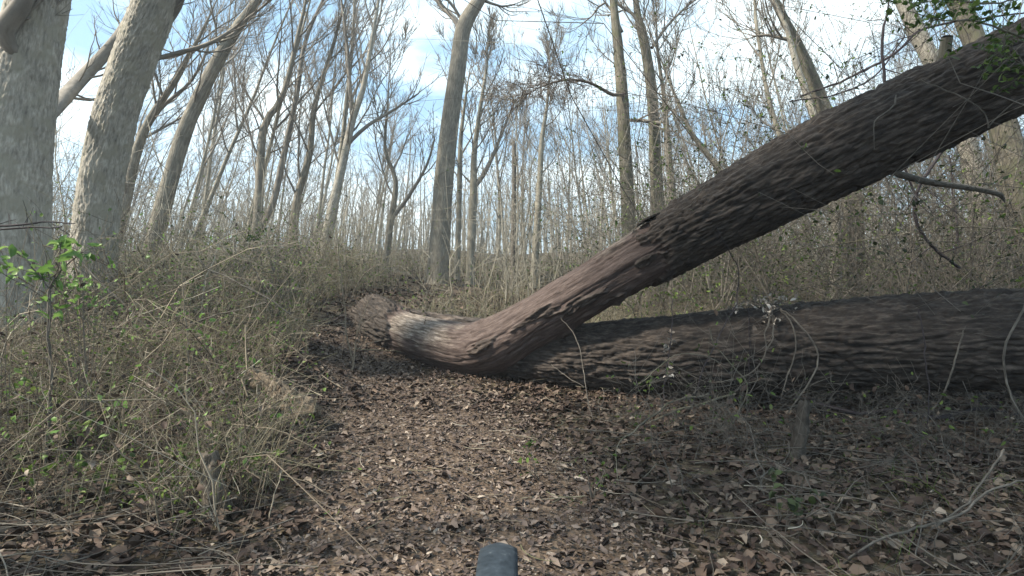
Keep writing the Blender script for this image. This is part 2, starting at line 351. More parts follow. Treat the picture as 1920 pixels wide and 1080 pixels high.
def log_mat():
    m, t, b = mat_new('fallen_bark', .8); n = t.nodes.new; l = t.links.new
    at = n('ShaderNodeAttribute'); at.attribute_name = 'bk'
    mp = n('ShaderNodeMapping'); mp.inputs['Scale'].default_value = (1, 1, .18); l(at.outputs['Vector'], mp.inputs['Vector'])
    no = n('ShaderNodeTexNoise'); no.inputs['Scale'].default_value = 42; no.inputs['Detail'].default_value = 6; no.inputs['Roughness'].default_value = .7; l(mp.outputs[0], no.inputs['Vector'])
    nb = n('ShaderNodeTexNoise'); nb.inputs['Scale'].default_value = 5; nb.inputs['Detail'].default_value = 5; l(at.outputs['Vector'], nb.inputs['Vector'])
    bark = ramp(t, [(.32, (.012, .0095, .0085)), (.5, (.034, .028, .025)), (.68, (.092, .079, .071))]); l(no.outputs[0], bark.inputs[0])
    mul = n('ShaderNodeMixRGB'); mul.blend_type = 'MULTIPLY'; mul.inputs[0].default_value = 1; rb = ramp(t, [(.3, (.7, .7, .7)), (.7, (1.25, 1.2, 1.15))]); l(nb.outputs[0], rb.inputs[0]); l(bark.outputs[0], mul.inputs[1]); l(rb.outputs[0], mul.inputs[2])
    wood = ramp(t, [(.3, (.030, .021, .019)), (.5, (.070, .051, .046)), (.72, (.13, .102, .092))]); l(no.outputs[0], wood.inputs[0])
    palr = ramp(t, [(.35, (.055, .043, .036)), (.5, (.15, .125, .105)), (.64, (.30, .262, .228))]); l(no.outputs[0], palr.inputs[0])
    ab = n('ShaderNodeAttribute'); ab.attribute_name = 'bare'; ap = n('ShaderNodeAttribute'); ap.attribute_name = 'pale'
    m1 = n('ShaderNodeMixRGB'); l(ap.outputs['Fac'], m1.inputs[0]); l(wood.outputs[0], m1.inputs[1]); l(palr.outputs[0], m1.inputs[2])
    m2 = n('ShaderNodeMixRGB'); l(ab.outputs['Fac'], m2.inputs[0]); l(mul.outputs[0], m2.inputs[1]); l(m1.outputs[0], m2.inputs[2]); l(m2.outputs[0], b.inputs['Base Color'])
    bu = n('ShaderNodeBump'); bu.inputs['Strength'].default_value = .45; bu.inputs['Distance'].default_value = .012; l(no.outputs[0], bu.inputs['Height']); l(bu.outputs[0], b.inputs['Normal']); bu.inputs['Strength'].default_value = .8
    return m
M_log = log_mat()
def PR(px, py, th, d): return (P(px, py, d), th/2/960*d)
fallen = empty('fallen_tree', P(930, 700, 6.4))
tag(fallen, 'huge fallen tree forked into one raised and one lying trunk across the path', 'fallen tree')
M_rot = bark_mat('torn_wood', [(.05, .038, .03), (.15, .12, .095), (.28, .235, .19)], (1, 1, .1), 60, .6, .02)
def rvec_(r):
    return Vector((r.gauss(0, 1), r.gauss(0, 1), r.gauss(0, 1))).normalized()
def place(o):                                          # parts modelled in world space under an Empty that is not at the origin
    o.matrix_parent_inverse = o.parent.matrix_basis.inverted(); return o
stem = [PR(692, 584, 66, 7.75), PR(718, 602, 80, 7.5), PR(760, 624, 86, 7.2), PR(830, 645, 96, 6.85), PR(890, 655, 104, 6.55), PR(945, 640, 112, 6.3), PR(1010, 600, 100, 6.05),
        PR(1130, 527, 104, 5.7), PR(1230, 469, 117, 5.4), PR(1382, 385, 133, 5.0), PR(1585, 279, 150, 4.6), PR(1785, 184, 152, 4.3), PR(1935, 116, 154, 4.15), PR(2200, 0, 160, 3.9), PR(2600, -150, 150, 3.7)]
sc_ = spline(stem, .014); sA = sc_[:, :3]; sS = np.concatenate([[0], np.cumsum(np.linalg.norm(np.diff(sA, axis=0), axis=1))])
def s_at(px):
    q = sA[:, 0]/sA[:, 1]*960+960; return float(sS[np.argmin(np.abs(q-px))])
sB0, sB1 = s_at(752), s_at(1238)
def bare_stem(c):
    s = c['S']; up = np.cos(c['TH'])*c['Nn'][:, 2][:, None]+np.sin(c['TH'])*c['Bn'][:, 2][:, None]
    patch = sstep(.10, .14, fbm(c['cx']*7, c['cy']*7, s*1.6, 5, 4)-.5)*sstep(sB0+1.1, sB0+1.6, s)*sstep(.6, .1, up)
    a = sstep(-.03, .03, s-sB0+c['nz']*.6+.10*up); b = sstep(.02, -.02, s-sB1+c['nz']*1.1-.14*up)*(1-patch*.8)
    return a*b
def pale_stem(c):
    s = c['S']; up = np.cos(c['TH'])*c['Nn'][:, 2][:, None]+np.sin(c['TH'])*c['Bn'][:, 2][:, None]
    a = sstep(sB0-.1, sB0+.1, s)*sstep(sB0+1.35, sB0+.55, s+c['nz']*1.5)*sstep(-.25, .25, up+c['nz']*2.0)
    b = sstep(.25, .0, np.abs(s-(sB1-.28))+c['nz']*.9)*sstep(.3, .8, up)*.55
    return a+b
place(link('raised_trunk', log_mesh('raised_trunk', stem, .013, 210, bare_stem, pale_stem, 40), M_log, fallen))
lying = [PR(905, 650, 80, 6.75), PR(960, 660, 100, 6.55), PR(1030, 668, 112, 6.3), PR(1120, 668, 120, 6.05), PR(1250, 663, 132, 5.7), PR(1450, 652, 152, 5.25), PR(1650, 645, 164, 4.85), PR(1900, 638, 180, 4.5), PR(2200, 630, 195, 4.2), PR(2600, 625, 205, 3.95)]
place(link('lying_trunk', log_mesh('lying_trunk', lying, .013, 230, lambda c: 0*c['S'], lambda c: 0*c['S'], 77, .042), M_log, fallen))
# second strip of barked wood behind the scar
back = [PR(735, 588, 26, 7.7), PR(790, 598, 32, 7.45), PR(860, 611, 36, 7.2), PR(930, 622, 44, 6.95), PR(985, 640, 50, 6.7)]
place(link('side_root', log_mesh('side_root', back, .02, 60, lambda c: sstep(.35, .6, c['nz']+.5), lambda c: .5+0*c['S'], 91, .02), M_log, fallen))
# loose bark flap sticking up where the bark starts, and snapped branch stub on top
def slab(name, pts, w, th, mat, parent):
    """a bent ragged plate: pts along its length"""
    k = len(pts); V = []; Qd = []
    for i, p in enumerate(pts):
        ww = w*(1 if i < k-1 else .35)
        for sx in (-1, 1):
            for sz in (0, 1): V.append((p[0]+sx*0.0+.25*ww*sx, p[1]+sx*ww, p[2]+sz*th))
    for i in range(k-1):
        a = i*4; b = a+4
        for (p, q) in ((0, 1), (1, 3), (3, 2), (2, 0)): Qd.append((a+p, a+q, b+q, b+p))
    Qd.append((0, 2, 3, 1)); e = (k-1)*4; Qd.append((e, e+1, e+3, e+2))
    return link(name, make_mesh(name, V, Qd, None, V, {'bare': np.zeros(len(V)), 'pale': np.zeros(len(V))}, False), mat, parent)
fl = [P(1268, 392, 5.33), P(1245, 402, 5.32), P(1224, 409, 5.3), P(1208, 416, 5.3), P(1194, 425, 5.3)]
place(slab('bark_flap', [tuple(p) for p in fl], .13, .018, M_log, fallen))
mb = MB(); c = spline([(P(1770, 130, 4.28), .055), (P(1772, 95, 4.25), .045), (P(1776, 70, 4.22), .04)], .02); mb.tube(c[:, :3], c[:, 3], 12)
c2 = spline([(P(1776, 70, 4.22), .04), (P(1777, 66, 4.22), .001)], .005); mb.tube(c2[:, :3], c2[:, 3], 12)
place(mb.build('branch_stub', M_moss, fallen))
c = spline([(P(1640, 312, 4.6), .03), (P(1680, 325, 4.7), .032), (P(1740, 341, 4.9), .03), (P(1800, 350, 5.05), .027), (P(1850, 358, 5.15), .026), (P(1876, 366, 5.2), .024), (P(1884, 380, 5.22), .004)], .04)
mb = MB(); mb.tube(c[:, :3], c[:, 3], 10); place(mb.build('broken_branch', M_vine, fallen))

# ------------------------------------------------------------------ bare trees
def rvec(r): 
    while True:
        v = Vector((r.uniform(-1, 1), r.uniform(-1, 1), r.uniform(-1, 1)))
        if .1 < v.length < 1: return v.normalized()
def limb(r, p, d, L, r0, n, wob, up, r1=.25):
    pts = [tuple(p)]; rad = [r0]; q = Vector(p); d = d.normalized(); s = L/n
    for i in range(n):
        d = (d+rvec(r)*wob+Vector((0, 0, up))).normalized(); q = q+d*s
        pts.append(tuple(q)); rad.append(r0*(1-(1-r1)*(i+1)/n))
    return pts, rad
def interp(pts, rad, t):
    f = t*(len(pts)-1); i = min(int(f), len(pts)-2); u = f-i
    a = Vector(pts[i]); b = Vector(pts[i+1]); return a.lerp(b, u), rad[i]*(1-u)+rad[i+1]*u, (b-a).normalized()
def crown(r, mb, pts, rad, t0, nb, len0, rmin, levels=3, ang=(.45, .9), up=.12, dens=(9, 6), wob=.16, twr=.5):
    """ascending sinuous limbs from t0 to the tip of a stem, each with two finer orders"""
    for k in range(nb):
        t = t0+(1-t0)*((k+r.random())/nb)**.9
        t = min(t, .995); p, rr, d = interp(pts, rad, t)
        side = rvec(r); side = (side-d*side.dot(d)).normalized(); a = r.uniform(*ang)
        dd = d*math.cos(a)+side*math.sin(a)
        L = len0*(1-.62*t)*r.uniform(.65, 1.25); r0 = max(rmin*1.3, min(rr*.55, .008+L*.0085))
        bp, br = limb(r, p, dd, L, r0, 8, wob, up, .22); br = [max(x, rmin) for x in br]
        mb.tube(bp, br, 5)
        for q in range(int(dens[0]*r.uniform(.7, 1.3))):
            t2 = r.uniform(.15, .98); p2, r2, d2 = interp(bp, br, t2); s2 = rvec(r); s2 = (s2-d2*s2.dot(d2)).normalized(); a2 = r.uniform(.35, .85)
            L2 = L*(1-.5*t2)*r.uniform(.25, .6); q2, w2 = limb(r, p2, d2*math.cos(a2)+s2*math.sin(a2), L2, max(rmin, r2*.6), 5, wob*1.1, up, .3); w2 = [max(x, rmin*.8) for x in w2]
            mb.tube(q2, w2, 3)
            if levels > 2:
                for z in range(int(dens[1]*r.uniform(.7, 1.3))):
                    t3 = r.uniform(.1, 1); p3, r3, d3 = interp(q2, w2, t3); s3 = rvec(r); s3 = (s3-d3*s3.dot(d3)).normalized(); a3 = r.uniform(.3, .8)
                    q3, w3 = limb(r, p3, d3*math.cos(a3)+s3*math.sin(a3), max(.25, L2*r.uniform(.25, .6)), rmin*.8, 3, wob, up, .5)
                    mb.tube(q3, w3, 3)

# prototypes for the wood behind (local space, base at the origin)
def proto(seed, H, r0, forks=0, t0=.3, nb=16, rmin=.0075, len0=5.0, dens=(8, 6), lev=3):
    r = random.Random(seed); mt = MB(); mc = MB()
    pts, rad = limb(r, (0, 0, -.3), Vector((r.uniform(-.03, .03), r.uniform(-.03, .03), 1)), H, r0, 14, .045, .03, .12)
    rad[0] *= 1.35; rad[1] *= 1.05
    mt.tube(pts, rad, 8)
    crown(r, mc, pts, rad, t0, nb, len0, rmin, lev, dens=dens)
    for k in range(forks):
        t = r.uniform(.2, .45); p, rr, d = interp(pts, rad, t); side = Vector((r.choice((-1, 1)), r.uniform(-.5, .5), 0)).normalized()
        fp, fr = limb(r, p, d+side*.45, H*(1-t)*.85, rr*.7, 10, .09, .06, .15); mc.tube(fp, fr, 7)
        crown(r, mc, fp, fr, .2, nb*2//3, len0*.8, rmin, lev, dens=dens)
    return mt.mesh('trunk'), mc.mesh('crown')
protos = []
for k in range(9):
    protos.append(proto(100+k, [13, 15, 12, 14, 11, 16, 13, 12, 14][k], [.08, .105, .07, .09, .06, .12, .07, .065, .10][k], [1, 1, 0, 2, 0, 1, 0, 1, 1][k], [.28, .34, .25, .3, .2, .4, .3, .25, .35][k], 15))
far_protos = [proto(300+k, 11+k % 3*1.5, .10+.02*(k % 3), k % 2, .22, 11, .012, 4.2, (5, 4), 3) for k in range(5)]
for a, b in protos+far_protos:
    a.materials.append(M_far); b.materials.append(M_twig)
def put_tree(pr, px, d, scale, rz, label, group, lean=None):
    x = (px-960)/960*d
    if lean is None: lean = math.atan((960-px)/1500.)
    t = empty('bare_tree', (x, d, gz(x, d)-.05))
    t.rotation_euler = (Matrix.Rotation(lean, 3, 'Y') @ Matrix.Rotation(rz, 3, 'Z')).to_euler(); t.scale = (scale,)*3
    for nm, me in zip(('trunk', 'crown'), pr):
        o = bpy.data.objects.new(nm, me); COL.objects.link(o); o.parent = t
    return tag(t, label, 'tree', group)
R = random.Random(11)
ang_ok = lambda px, d: True
k = 0
mid = []
for i in range(44):
    for _ in range(30):
        px = R.uniform(150, 1960); d = R.uniform(16, 28)
        if 690 < px < 830 and d < 24: continue
        if 790 < px < 960 and d < 19: continue
        if all(math.hypot((px-a)/960*d-(0), 0) >= 0 and abs((px-960)*d/960-(a-960)*b/960)+abs(d-b) > 1.3 for a, b in mid): break
    mid.append((px, d))
LBL = [('bare grey tree leaning right on the bramble slope left of the forked tree', 'leaning bare trees left of the path'),
       ('slender bare tree standing behind the raised fallen trunk in the middle of the wood', 'bare trees behind the raised trunk'),
       ('bare tree leaning left behind the right end of the fallen trunks', 'bare trees right of the fallen trunks')]
for i, (px, d) in enumerate(mid):
    if px < 760 and i % 3 == 0: continue
    c = 0 if px < 800 else (1 if px < 1300 else 2)
    put_tree(protos[i % 9], px, d, R.uniform(.62, .98)*(1.0 if c != 1 else .8), R.uniform(0, 6.28), LBL[c][0], LBL[c][1], math.atan((960-px)/2000.)+R.gauss(0, .07))
for i in range(95):
    px = R.uniform(-60, 1980); d = R.uniform(26, 48)
    put_tree(far_protos[i % 5], px, d, R.uniform(.6, .95), R.uniform(0, 6.28), 'thin bare tree in the farthest visible rows of the wood', 'farthest bare trees on the rise', math.atan((960-px)/2000.)+R.gauss(0, .05))
# the wood that reads as one mass on the crest
mb = MB(); r = np.random.RandomState(8); n = 1500
x = r.uniform(-75, 75, n); y = r.uniform(46, 66, n); H = r.uniform(4, 10, n)
base = np.stack([x, y, ground(x, y)-.3], 1); dd = np.stack([r.normal(0, .1, n)-x/260., r.normal(0, .1, n), np.ones(n)], 1)
tt = np.linspace(0, 1, 6)[None, :, None]; Pn = base[:, None]+dd[:, None]*H[:, None, None]*tt+r.normal(0, .12, (n, 6, 3))*tt
mb.tubes(Pn, np.linspace(1, .2, 6)[None]*r.uniform(.04, .11, n)[:, None], 4)
n2 = 9000; j = r.randint(0, n, n2); t = r.uniform(.25, 1, n2); b2 = base[j]+dd[j]*(H[j]*t)[:, None]; L = r.uniform(.8, 2.8, n2)*(1.2-.6*t); a = r.rand(n2)*6.283
d2 = np.stack([np.cos(a)*.6, np.sin(a)*.6, r.uniform(.4, 1.2, n2)], 1); t4 = np.linspace(0, 1, 4)[None, :, None]
mb.tubes(b2[:, None]+d2[:, None]*L[:, None, None]*t4+r.normal(0, .1, (n2, 4, 3))*t4, np.linspace(1, .5, 4)[None]*np.full((n2, 1), .028), 3)
tag(mb.build('distant_woods', M_far), 'far-off mass of bare wood along the crest', None, None, 'stuff')

# ------------------------------------------------------------------ the trees one can point at
def near_tree(label, ctrl, d, mat, name='tree', wid_scale=1, crown_kw=None, forks=(), top=6.0, seed=1, sides=20, disp=.02, cmat=None, ddepth=0):
    """ctrl: (px, py, width_px) up the stem; extended above the frame to its real height"""
    pts = [(P(px, py, d+ddepth*i), w/2/960*d) for i, (px, py, w) in enumerate(ctrl)]
    b = pts[0][0]; g = gz(b.x, b.y); d0 = (pts[1][0]-pts[0][0]).normalized()
    root = b-d0*((b.z-g+.25)/max(d0.z, .3)); flare = pts[0][1]
    pre = [(root, flare*1.5), (root+(b-root)*.35, flare*1.12)] if b.z-g > .35 else [(root, flare*1.25)]
    e = pts[-1]; d1 = (pts[-1][0]-pts[-2][0]).normalized(); r = random.Random(seed)
    post = []
    if top: 
        q = e[0]
        for k in range(4):
            d1 = (d1+rvec(r)*.07+Vector((0, 0, .05))).normalized(); q = q+d1*top/4; post.append((q, e[1]*(1-.22*(k+1))))
    c = spline(pre+pts+post, .12 if d < 9 else .3)
    A = c[:, :3]; Rr = np.maximum(c[:, 3], .006)
    t = empty(name, (root.x, root.y, g)); tag(t, label, 'tree')
    # trunk with slight lumps
    if d < 8 and sides > 30:
        cc = spline(pre+pts+post[:2], .5); o = link('trunk', log_mesh('trunk', [(Vector(q[:3]), q[3]) for q in cc[::1]], .022, 150, lambda c: 0*c['S'], lambda c: 0*c['S'], seed, .009), mat, t)
    else: mtr = MB(); mtr.tube(A, Rr, sides); o = mtr.build('trunk', mat, t)
    if d < 13 and not (d < 8 and sides > 30):
        me = o.data; co = np.empty(len(me.vertices)*3, np.float32); me.vertices.foreach_get('co', co); co = co.reshape(-1, 3)
        nn = np.empty(len(me.vertices)*3, np.float32); me.vertices.foreach_get('normal', nn); nn = nn.reshape(-1, 3)
        h = (fbm(co[:, 0]*5, co[:, 1]*5, co[:, 2]*1.5, seed)-.5)*disp*2+(vnoise(co[:, 0]*16, co[:, 1]*16, co[:, 2]*4, seed+3)-.5)*disp*.7
        co += nn*h[:, None]; me.vertices.foreach_set('co', co.ravel()); me.update()
    place(o)
    mc = MB()
    for f in forks:            # extra limbs given in the picture: (px,py,w) lists, with depth offset
        fc = spline([(P(px, py, d+dy), w/2/960*d) for px, py, w, dy in f], .1 if d < 9 else .25); mc.tube(fc[:, :3], np.maximum(fc[:, 3], .006), 8)
        crown(r, mc, [tuple(x) for x in fc[:, :3]], list(fc[:, 3]), .3, max(3, len(f)*2), 1.6 if d < 9 else 2.4, .004*max(1, d/8), 3, dens=(4, 3))
    kw = dict(t0=.5, nb=12, len0=4, rmin=.0045*max(1, d/8)); kw.update(crown_kw or {})
    crown(r, mc, [tuple(x) for x in A], list(Rr), kw.pop('t0'), kw.pop('nb'), kw.pop('len0'), kw.pop('rmin'), 3, **kw)
    if not mc.empty(): place(mc.build('crown', cmat or M_twig, t))
    return t
near_tree('thick pale trunk nearly upright at the left edge, the widest standing tree', [(12, 700, 140), (16, 560, 128), (19, 430, 118), (26, 300, 110), (44, 150, 98), (72, 0, 88), (88, -80, 82)], 5.5, M_pale, top=7, seed=2, sides=48,
          forks=[[(78, 235, 18, .1), (110, 195, 28, 1.0), (150, 150, 30, 1.9), (190, 108, 29, 2.3), (222, 70, 27, 2.5), (243, 35, 26, 2.7), (255, 0, 24, 2.9), (262, -60, 22, 3.0)], [(30, 100, 24, -.2), (8, 60, 30, -.3), (40, 10, 26, -.3), (60, -40, 22, -.3)]], crown_kw=dict(t0=.62, nb=8))
near_tree('sunlit pale trunk leaning right beside the left edge tree, second thickest', [(172, 640, 78), (174, 520, 73), (180, 420, 70), (197, 300, 68), (224, 190, 66), (262, 80, 68), (298, -20, 66)], 7.0, M_pale, top=8, seed=4, sides=40, crown_kw=dict(t0=.6, nb=9),
          forks=[[(285, 75, 10, .1), (308, 40, 22, .1), (328, 8, 24, .1), (345, -40, 20, 0)], [(262, 118, 8, 0), (330, 100, 8, .3), (400, 78, 7, .6), (470, 30, 5, .9), (520, -10, 4, 1)]])
near_tree('slim grey trunk leaning strongly right, third from the left edge', [(293, 440, 31), (310, 370, 28), (345, 250, 26), (378, 175, 24), (415, 100, 22), (450, 45, 18), (486, -5, 14)], 12, M_grey, top=3.5, seed=6, crown_kw=dict(t0=.45, nb=11),
          forks=[[(440, 62, 7, 0), (380, 85, 6, .3), (320, 108, 4, .6), (270, 112, 3, .8)]])
near_tree('dark slim tree leaning right between the second and third left trunks', [(215, 470, 17), (236, 380, 17), (252, 300, 17), (280, 225, 13), (330, 150, 10)], 13, M_grey, top=2.5, seed=8, crown_kw=dict(t0=.3, nb=13), forks=[[(262, 265, 8, 0), (300, 205, 7, .2), (360, 150, 5, .3), (390, 90, 4, .4)]])
near_tree('double tree with two close stems leaning right left of the white barked stem', [(478, 480, 19), (485, 380, 16), (495, 240, 13), (530, 180, 10), (560, 60, 7)], 15, M_grey, top=2.5, seed=9, crown_kw=dict(t0=.3, nb=14),
          forks=[[(484, 440, 13, .3), (512, 380, 13, .4), (530, 300, 12, .5), (556, 180, 10, .6), (572, 80, 7, .7), (610, -10, 5, .8)]])
near_tree('sinuous bare tree with many sweeping branches between double tree and white barked stem', [(548, 480, 16), (556, 380, 14), (580, 290, 12), (590, 200, 9), (620, 100, 7)], 16, M_grey, top=2.5, seed=10, crown_kw=dict(t0=.25, nb=15))
near_tree('bare tree with whitish stem leaning right in front of the left wood', [(606, 480, 24), (622, 400, 19), (640, 320, 15), (662, 220, 13), (680, 170, 10), (700, 60, 7)], 15, M_pale, top=2.5, seed=12, crown_kw=dict(t0=.35, nb=14),
          forks=[[(652, 270, 8, 0), (690, 235, 7, .1), (740, 205, 5, .3), (785, 175, 3, .4)], [(660, 215, 9, 0), (655, 150, 8, .2), (650, 80, 6, .3), (640, 0, 4, .4)]])
near_tree('dark branching tree leaning right just left of the tall forked tree', [(722, 500, 13), (732, 420, 12), (742, 340, 9), (722, 280, 6), (727, 200, 4)], 17, M_grey, top=1.5, seed=14, crown_kw=dict(t0=.3, nb=12), forks=[[(735, 410, 8, 0), (765, 370, 7, 0), (800, 310, 5, 0), (815, 260, 3, .1)]])
near_tree('tall straight tree with forked top standing alone in the middle', [(820, 520, 44), (826, 430, 38), (833, 330, 36), (845, 220, 33), (858, 130, 31), (867, 60, 29), (882, 25, 26), (905, -10, 22)], 16, M_grey, top=6, seed=16, sides=28, crown_kw=dict(t0=.8, nb=7, len0=3),
          forks=[[(866, 75, 12, 0), (858, 45, 12, 0), (845, 28, 10, .1), (825, 8, 9, .2), (812, -20, 8, .3)], [(872, 50, 6, .3), (852, 15, 6, .3), (835, -5, 5, .3)], [(905, 0, 6, 0), (940, 12, 4, .1), (965, 8, 3, .2)]])
near_tree('slim tree dividing low into a wide crown right of the tall forked tree', [(882, 512, 17), (885, 430, 16), (888, 350, 14), (889, 290, 11), (898, 220, 8), (912, 130, 5)], 17, M_far, top=1, seed=18, crown_kw=dict(t0=.35, nb=18, len0=3.2, ang=(.5, 1.0)),
          forks=[[(887, 352, 10, 0), (905, 330, 9, 0), (925, 290, 7, .1), (945, 240, 5, .2), (965, 190, 3, .2)]])
near_tree('thin grey stem touching the right side of the tall forked tree', [(857, 505, 12), (860, 420, 10), (862, 330, 10), (864, 260, 8), (872, 190, 5)], 18, M_far, top=1.5, seed=20, crown_kw=dict(t0=.45, nb=10))
near_tree('slim upright tree with fine crown left of the arching branch tree', [(1006, 440, 13), (1012, 340, 11), (1016, 260, 9), (1024, 210, 6), (1030, 150, 4)], 16, M_far, top=.8, seed=22, crown_kw=dict(t0=.35, nb=13, len0=2.4))
sn = near_tree('broken dead snag without branches, pale pole in the middle', [(962, 500, 9), (963, 420, 9), (964, 340, 8), (964, 272, 7), (964, 266, 1)], 15, M_vine, name='dead_tree', top=0, seed=24, crown_kw=dict(nb=2, t0=.6, len0=.3))
near_tree('mossy straight trunk, left of the two tall ones behind the bark edge', [(1181, 470, 30), (1177, 380, 26), (1172, 280, 24), (1166, 170, 22), (1158, 80, 17), (1149, -10, 13)], 12, M_moss, top=4, seed=26, crown_kw=dict(t0=.5, nb=9, len0=2.6),
          forks=[[(1167, 60, 5, 0), (1135, 5, 5, .1), (1110, 30, 3, .2), (1085, 50, 2, .3)], [(1177, 225, 6, 0), (1205, 226, 7, -.1), (1240, 232, 8, -.2)]])
near_tree('mossy trunk with a crooked top, right of the two tall ones behind the bark edge', [(1238, 460, 26), (1233, 380, 24), (1228, 280, 22), (1222, 170, 20), (1208, 80, 18), (1196, 30, 13), (1190, -20, 9)], 12.5, M_moss, top=3, seed=28, crown_kw=dict(t0=.45, nb=10, len0=2.6),
          forks=[[(1196, 40, 7, 0), (1185, 25, 6, 0), (1168, 15, 5, .1), (1155, 5, 4, .1)], [(1222, 90, 6, 0), (1250, 50, 5, .2), (1290, 10, 4, .3), (1330, -20, 3, .4)]])
near_tree('slim greyish stem just right of the crooked topped mossy trunk', [(1268, 440, 14), (1260, 350, 13), (1252, 270, 12), (1246, 190, 8), (1236, 120, 6)], 13, M_grey, top=2, seed=30, crown_kw=dict(t0=.4, nb=11, len0=2.4))
near_tree('twisting slim tree whose stem meets the raised trunk near the bark edge', [(1400, 480, 16), (1385, 400, 15), (1368, 345, 15), (1335, 300, 13), (1300, 255, 9), (1275, 200, 6)], 11, M_grey, top=2, seed=31, crown_kw=dict(t0=.4, nb=11, len0=2))
near_tree('trunk with olive bark leaning left behind the raised trunk, thick and straight', [(1597, 540, 37), (1600, 430, 35), (1592, 340, 31), (1552, 225, 26), (1520, 140, 22), (1488, 70, 18), (1448, -10, 13)], 10.5, M_moss, top=4, seed=32, sides=28, crown_kw=dict(t0=.6, nb=9, len0=2.6),
          forks=[[(1488, 75, 8, 0), (1468, 72, 7, 0), (1440, 66, 5, .1), (1412, 68, 3, .1)]])
near_tree('pale thin stem standing close beside the olive barked leaning trunk', [(1566, 540, 20), (1568, 430, 18), (1552, 320, 15), (1524, 210, 13), (1496, 130, 11), (1474, 50, 9), (1440, -20, 7)], 10.2, M_pale, top=3, seed=34, crown_kw=dict(t0=.55, nb=8, len0=2))
near_tree('thin stem between the pale thin stem and the twisting slim tree', [(1520, 545, 13), (1515, 470, 13), (1506, 400, 12), (1470, 280, 10), (1440, 180, 8), (1420, 60, 6)], 12, M_far, top=2, seed=36, crown_kw=dict(t0=.4, nb=11, len0=2.4))
near_tree('stout trunk leaning left at the right edge, showing above and below the raised trunk', [(1940, 520, 60), (1915, 400, 52), (1888, 270, 44), (1862, 180, 38), (1828, 80, 34), (1795, 0, 30), (1770, -60, 27)], 8, M_moss, top=5, seed=38, sides=28, crown_kw=dict(t0=.6, nb=9, len0=2.4))
near_tree('whitish patchy trunk leaning left, the nearer of the two at the upper right', [(1845, 520, 34), (1838, 420, 32), (1822, 300, 30), (1775, 170, 30), (1735, 90, 27), (1700, 20, 24), (1670, -40, 20)], 9.5, M_pale, top=4, seed=40, sides=24, crown_kw=dict(t0=.55, nb=9, len0=2.4))

# arching branch with a dense mist of fine twigs, hanging over from the mossy trunk
mb = MB(); r = random.Random(77)
c = spline([(P(1172, 175, 11.9), .04), (P(1150, 178, 11.7), .04), (P(1105, 155, 11.4), .03), (P(1060, 150, 11.2), .022), (P(1010, 165, 11.1), .014), (P(960, 192, 11.0), .006)], .15); mb.tube(c[:, :3], c[:, 3], 6)
bp = [tuple(x) for x in c[:, :3]]; br = list(c[:, 3])
for k in range(170):
    t = r.uniform(.3, 1) ; p, rr, d = interp(bp, br, t); dd = (rvec(r)*.9+Vector((-.55, 0, .1)))
    q, w = limb(r, p, dd, r.uniform(.35, 1.15), .006, 5, .3, -.02, .7); mb.tube(q, w, 3)
    for z in range(4):
        p3, r3, d3 = interp(q, w, r.uniform(.2, 1)); q3, w3 = limb(r, p3, d3+rvec(r)*.8, r.uniform(.12, .4), .0045, 3, .3, 0, .8); mb.tube(q3, w3, 3)
tag(mb.build('arching_branch', M_brown), 'arching dead branch with a dense mist of reddish twigs, caught on the mossy trunk', 'branch')

# ------------------------------------------------------------------ undergrowth
def brush(n, xr, yr, hr, rad, seed, twigs=3, arch=.5, keep=None, mat=None, name='undergrowth', label='', straight=False, sides=3, zs=1, tr=.5):
    r = np.random.RandomState(seed); x = r.uniform(*xr, n); y = r.uniform(*yr, n)
    ok = (np.abs(x) < y*1.1+.6)
    if keep is not None: ok &= keep(x, y, r)
    x = x[ok]; y = y[ok]; n = len(x); H = r.uniform(*hr, n)
    cl = .35+1.5*vnoise(x*.8, y*.8, 0, seed+5)**1.6; H = H*cl
    b = np.stack([x, y, ground(x, y)-.02], 1); a = r.rand(n)*6.283
    out = np.stack([np.cos(a), np.sin(a), 0*a], 1); t = np.linspace(0, 1, 7)
    ar = arch*r.rand(n)
    Pn = b[:, None]+out[:, None]*(H*ar*1.5)[:, None, None]*(t**1.5)[None, :, None]
    up = (t[None]-ar[:, None]*.75*t[None]**3.2)*H[:, None]; Pn[:, :, 2] += up
    Pn += r.normal(0, .035, Pn.shape)*H[:, None, None]*t[None, :, None]**.5
    Rn = rad*(.45+1.6*r.rand(n)**3)[:, None]*np.linspace(1, .45, 7)[None]
    mb = MB(); mb.tubes(Pn, Rn, sides)
    m = n*twigs; j = r.randint(0, n, m); k = r.randint(1, 6, m); p0 = Pn[j, k]; d0 = Pn[j, k+1]-Pn[j, k]; d0 /= np.linalg.norm(d0, axis=1, keepdims=True)+1e-9
    d2 = d0*.6+r.normal(0, .75, (m, 3)); L = H[j]*r.uniform(.08, .38, m); t4 = np.linspace(0, 1, 4)
    T = p0[:, None]+d2[:, None]*L[:, None, None]*t4[None, :, None]+r.normal(0, .03, (m, 4, 3))*L[:, None, None]*t4[None, :, None]
    mb.tubes(T, np.full((m, 4), rad*tr)*np.linspace(1, .7, 4)[None], 3)
    o = mb.build(name, mat or M_cane); tag(o, label, None, None, 'stuff')
    return Pn, T
def leafs_on(T, n, size, mat, name, label, seed, kind='stuff', wid=.5):
    r = np.random.RandomState(seed); A = T.reshape(-1, T.shape[1], 3); j = r.randint(0, len(A), n); k = r.randint(1, T.shape[1], n)
    c = A[j, k]+r.normal(0, .02, (n, 3)); d = r.normal(0, 1, (n, 3)); nn = r.normal(0, .6, (n, 3))+np.array([0, 0, 1.]); mb = MB()
    mb.leaves(c, d, nn, size*(.6+.8*r.rand(n))); tag(mb.build(name, mat, wid=wid, curl=.1), label, None, None, kind)
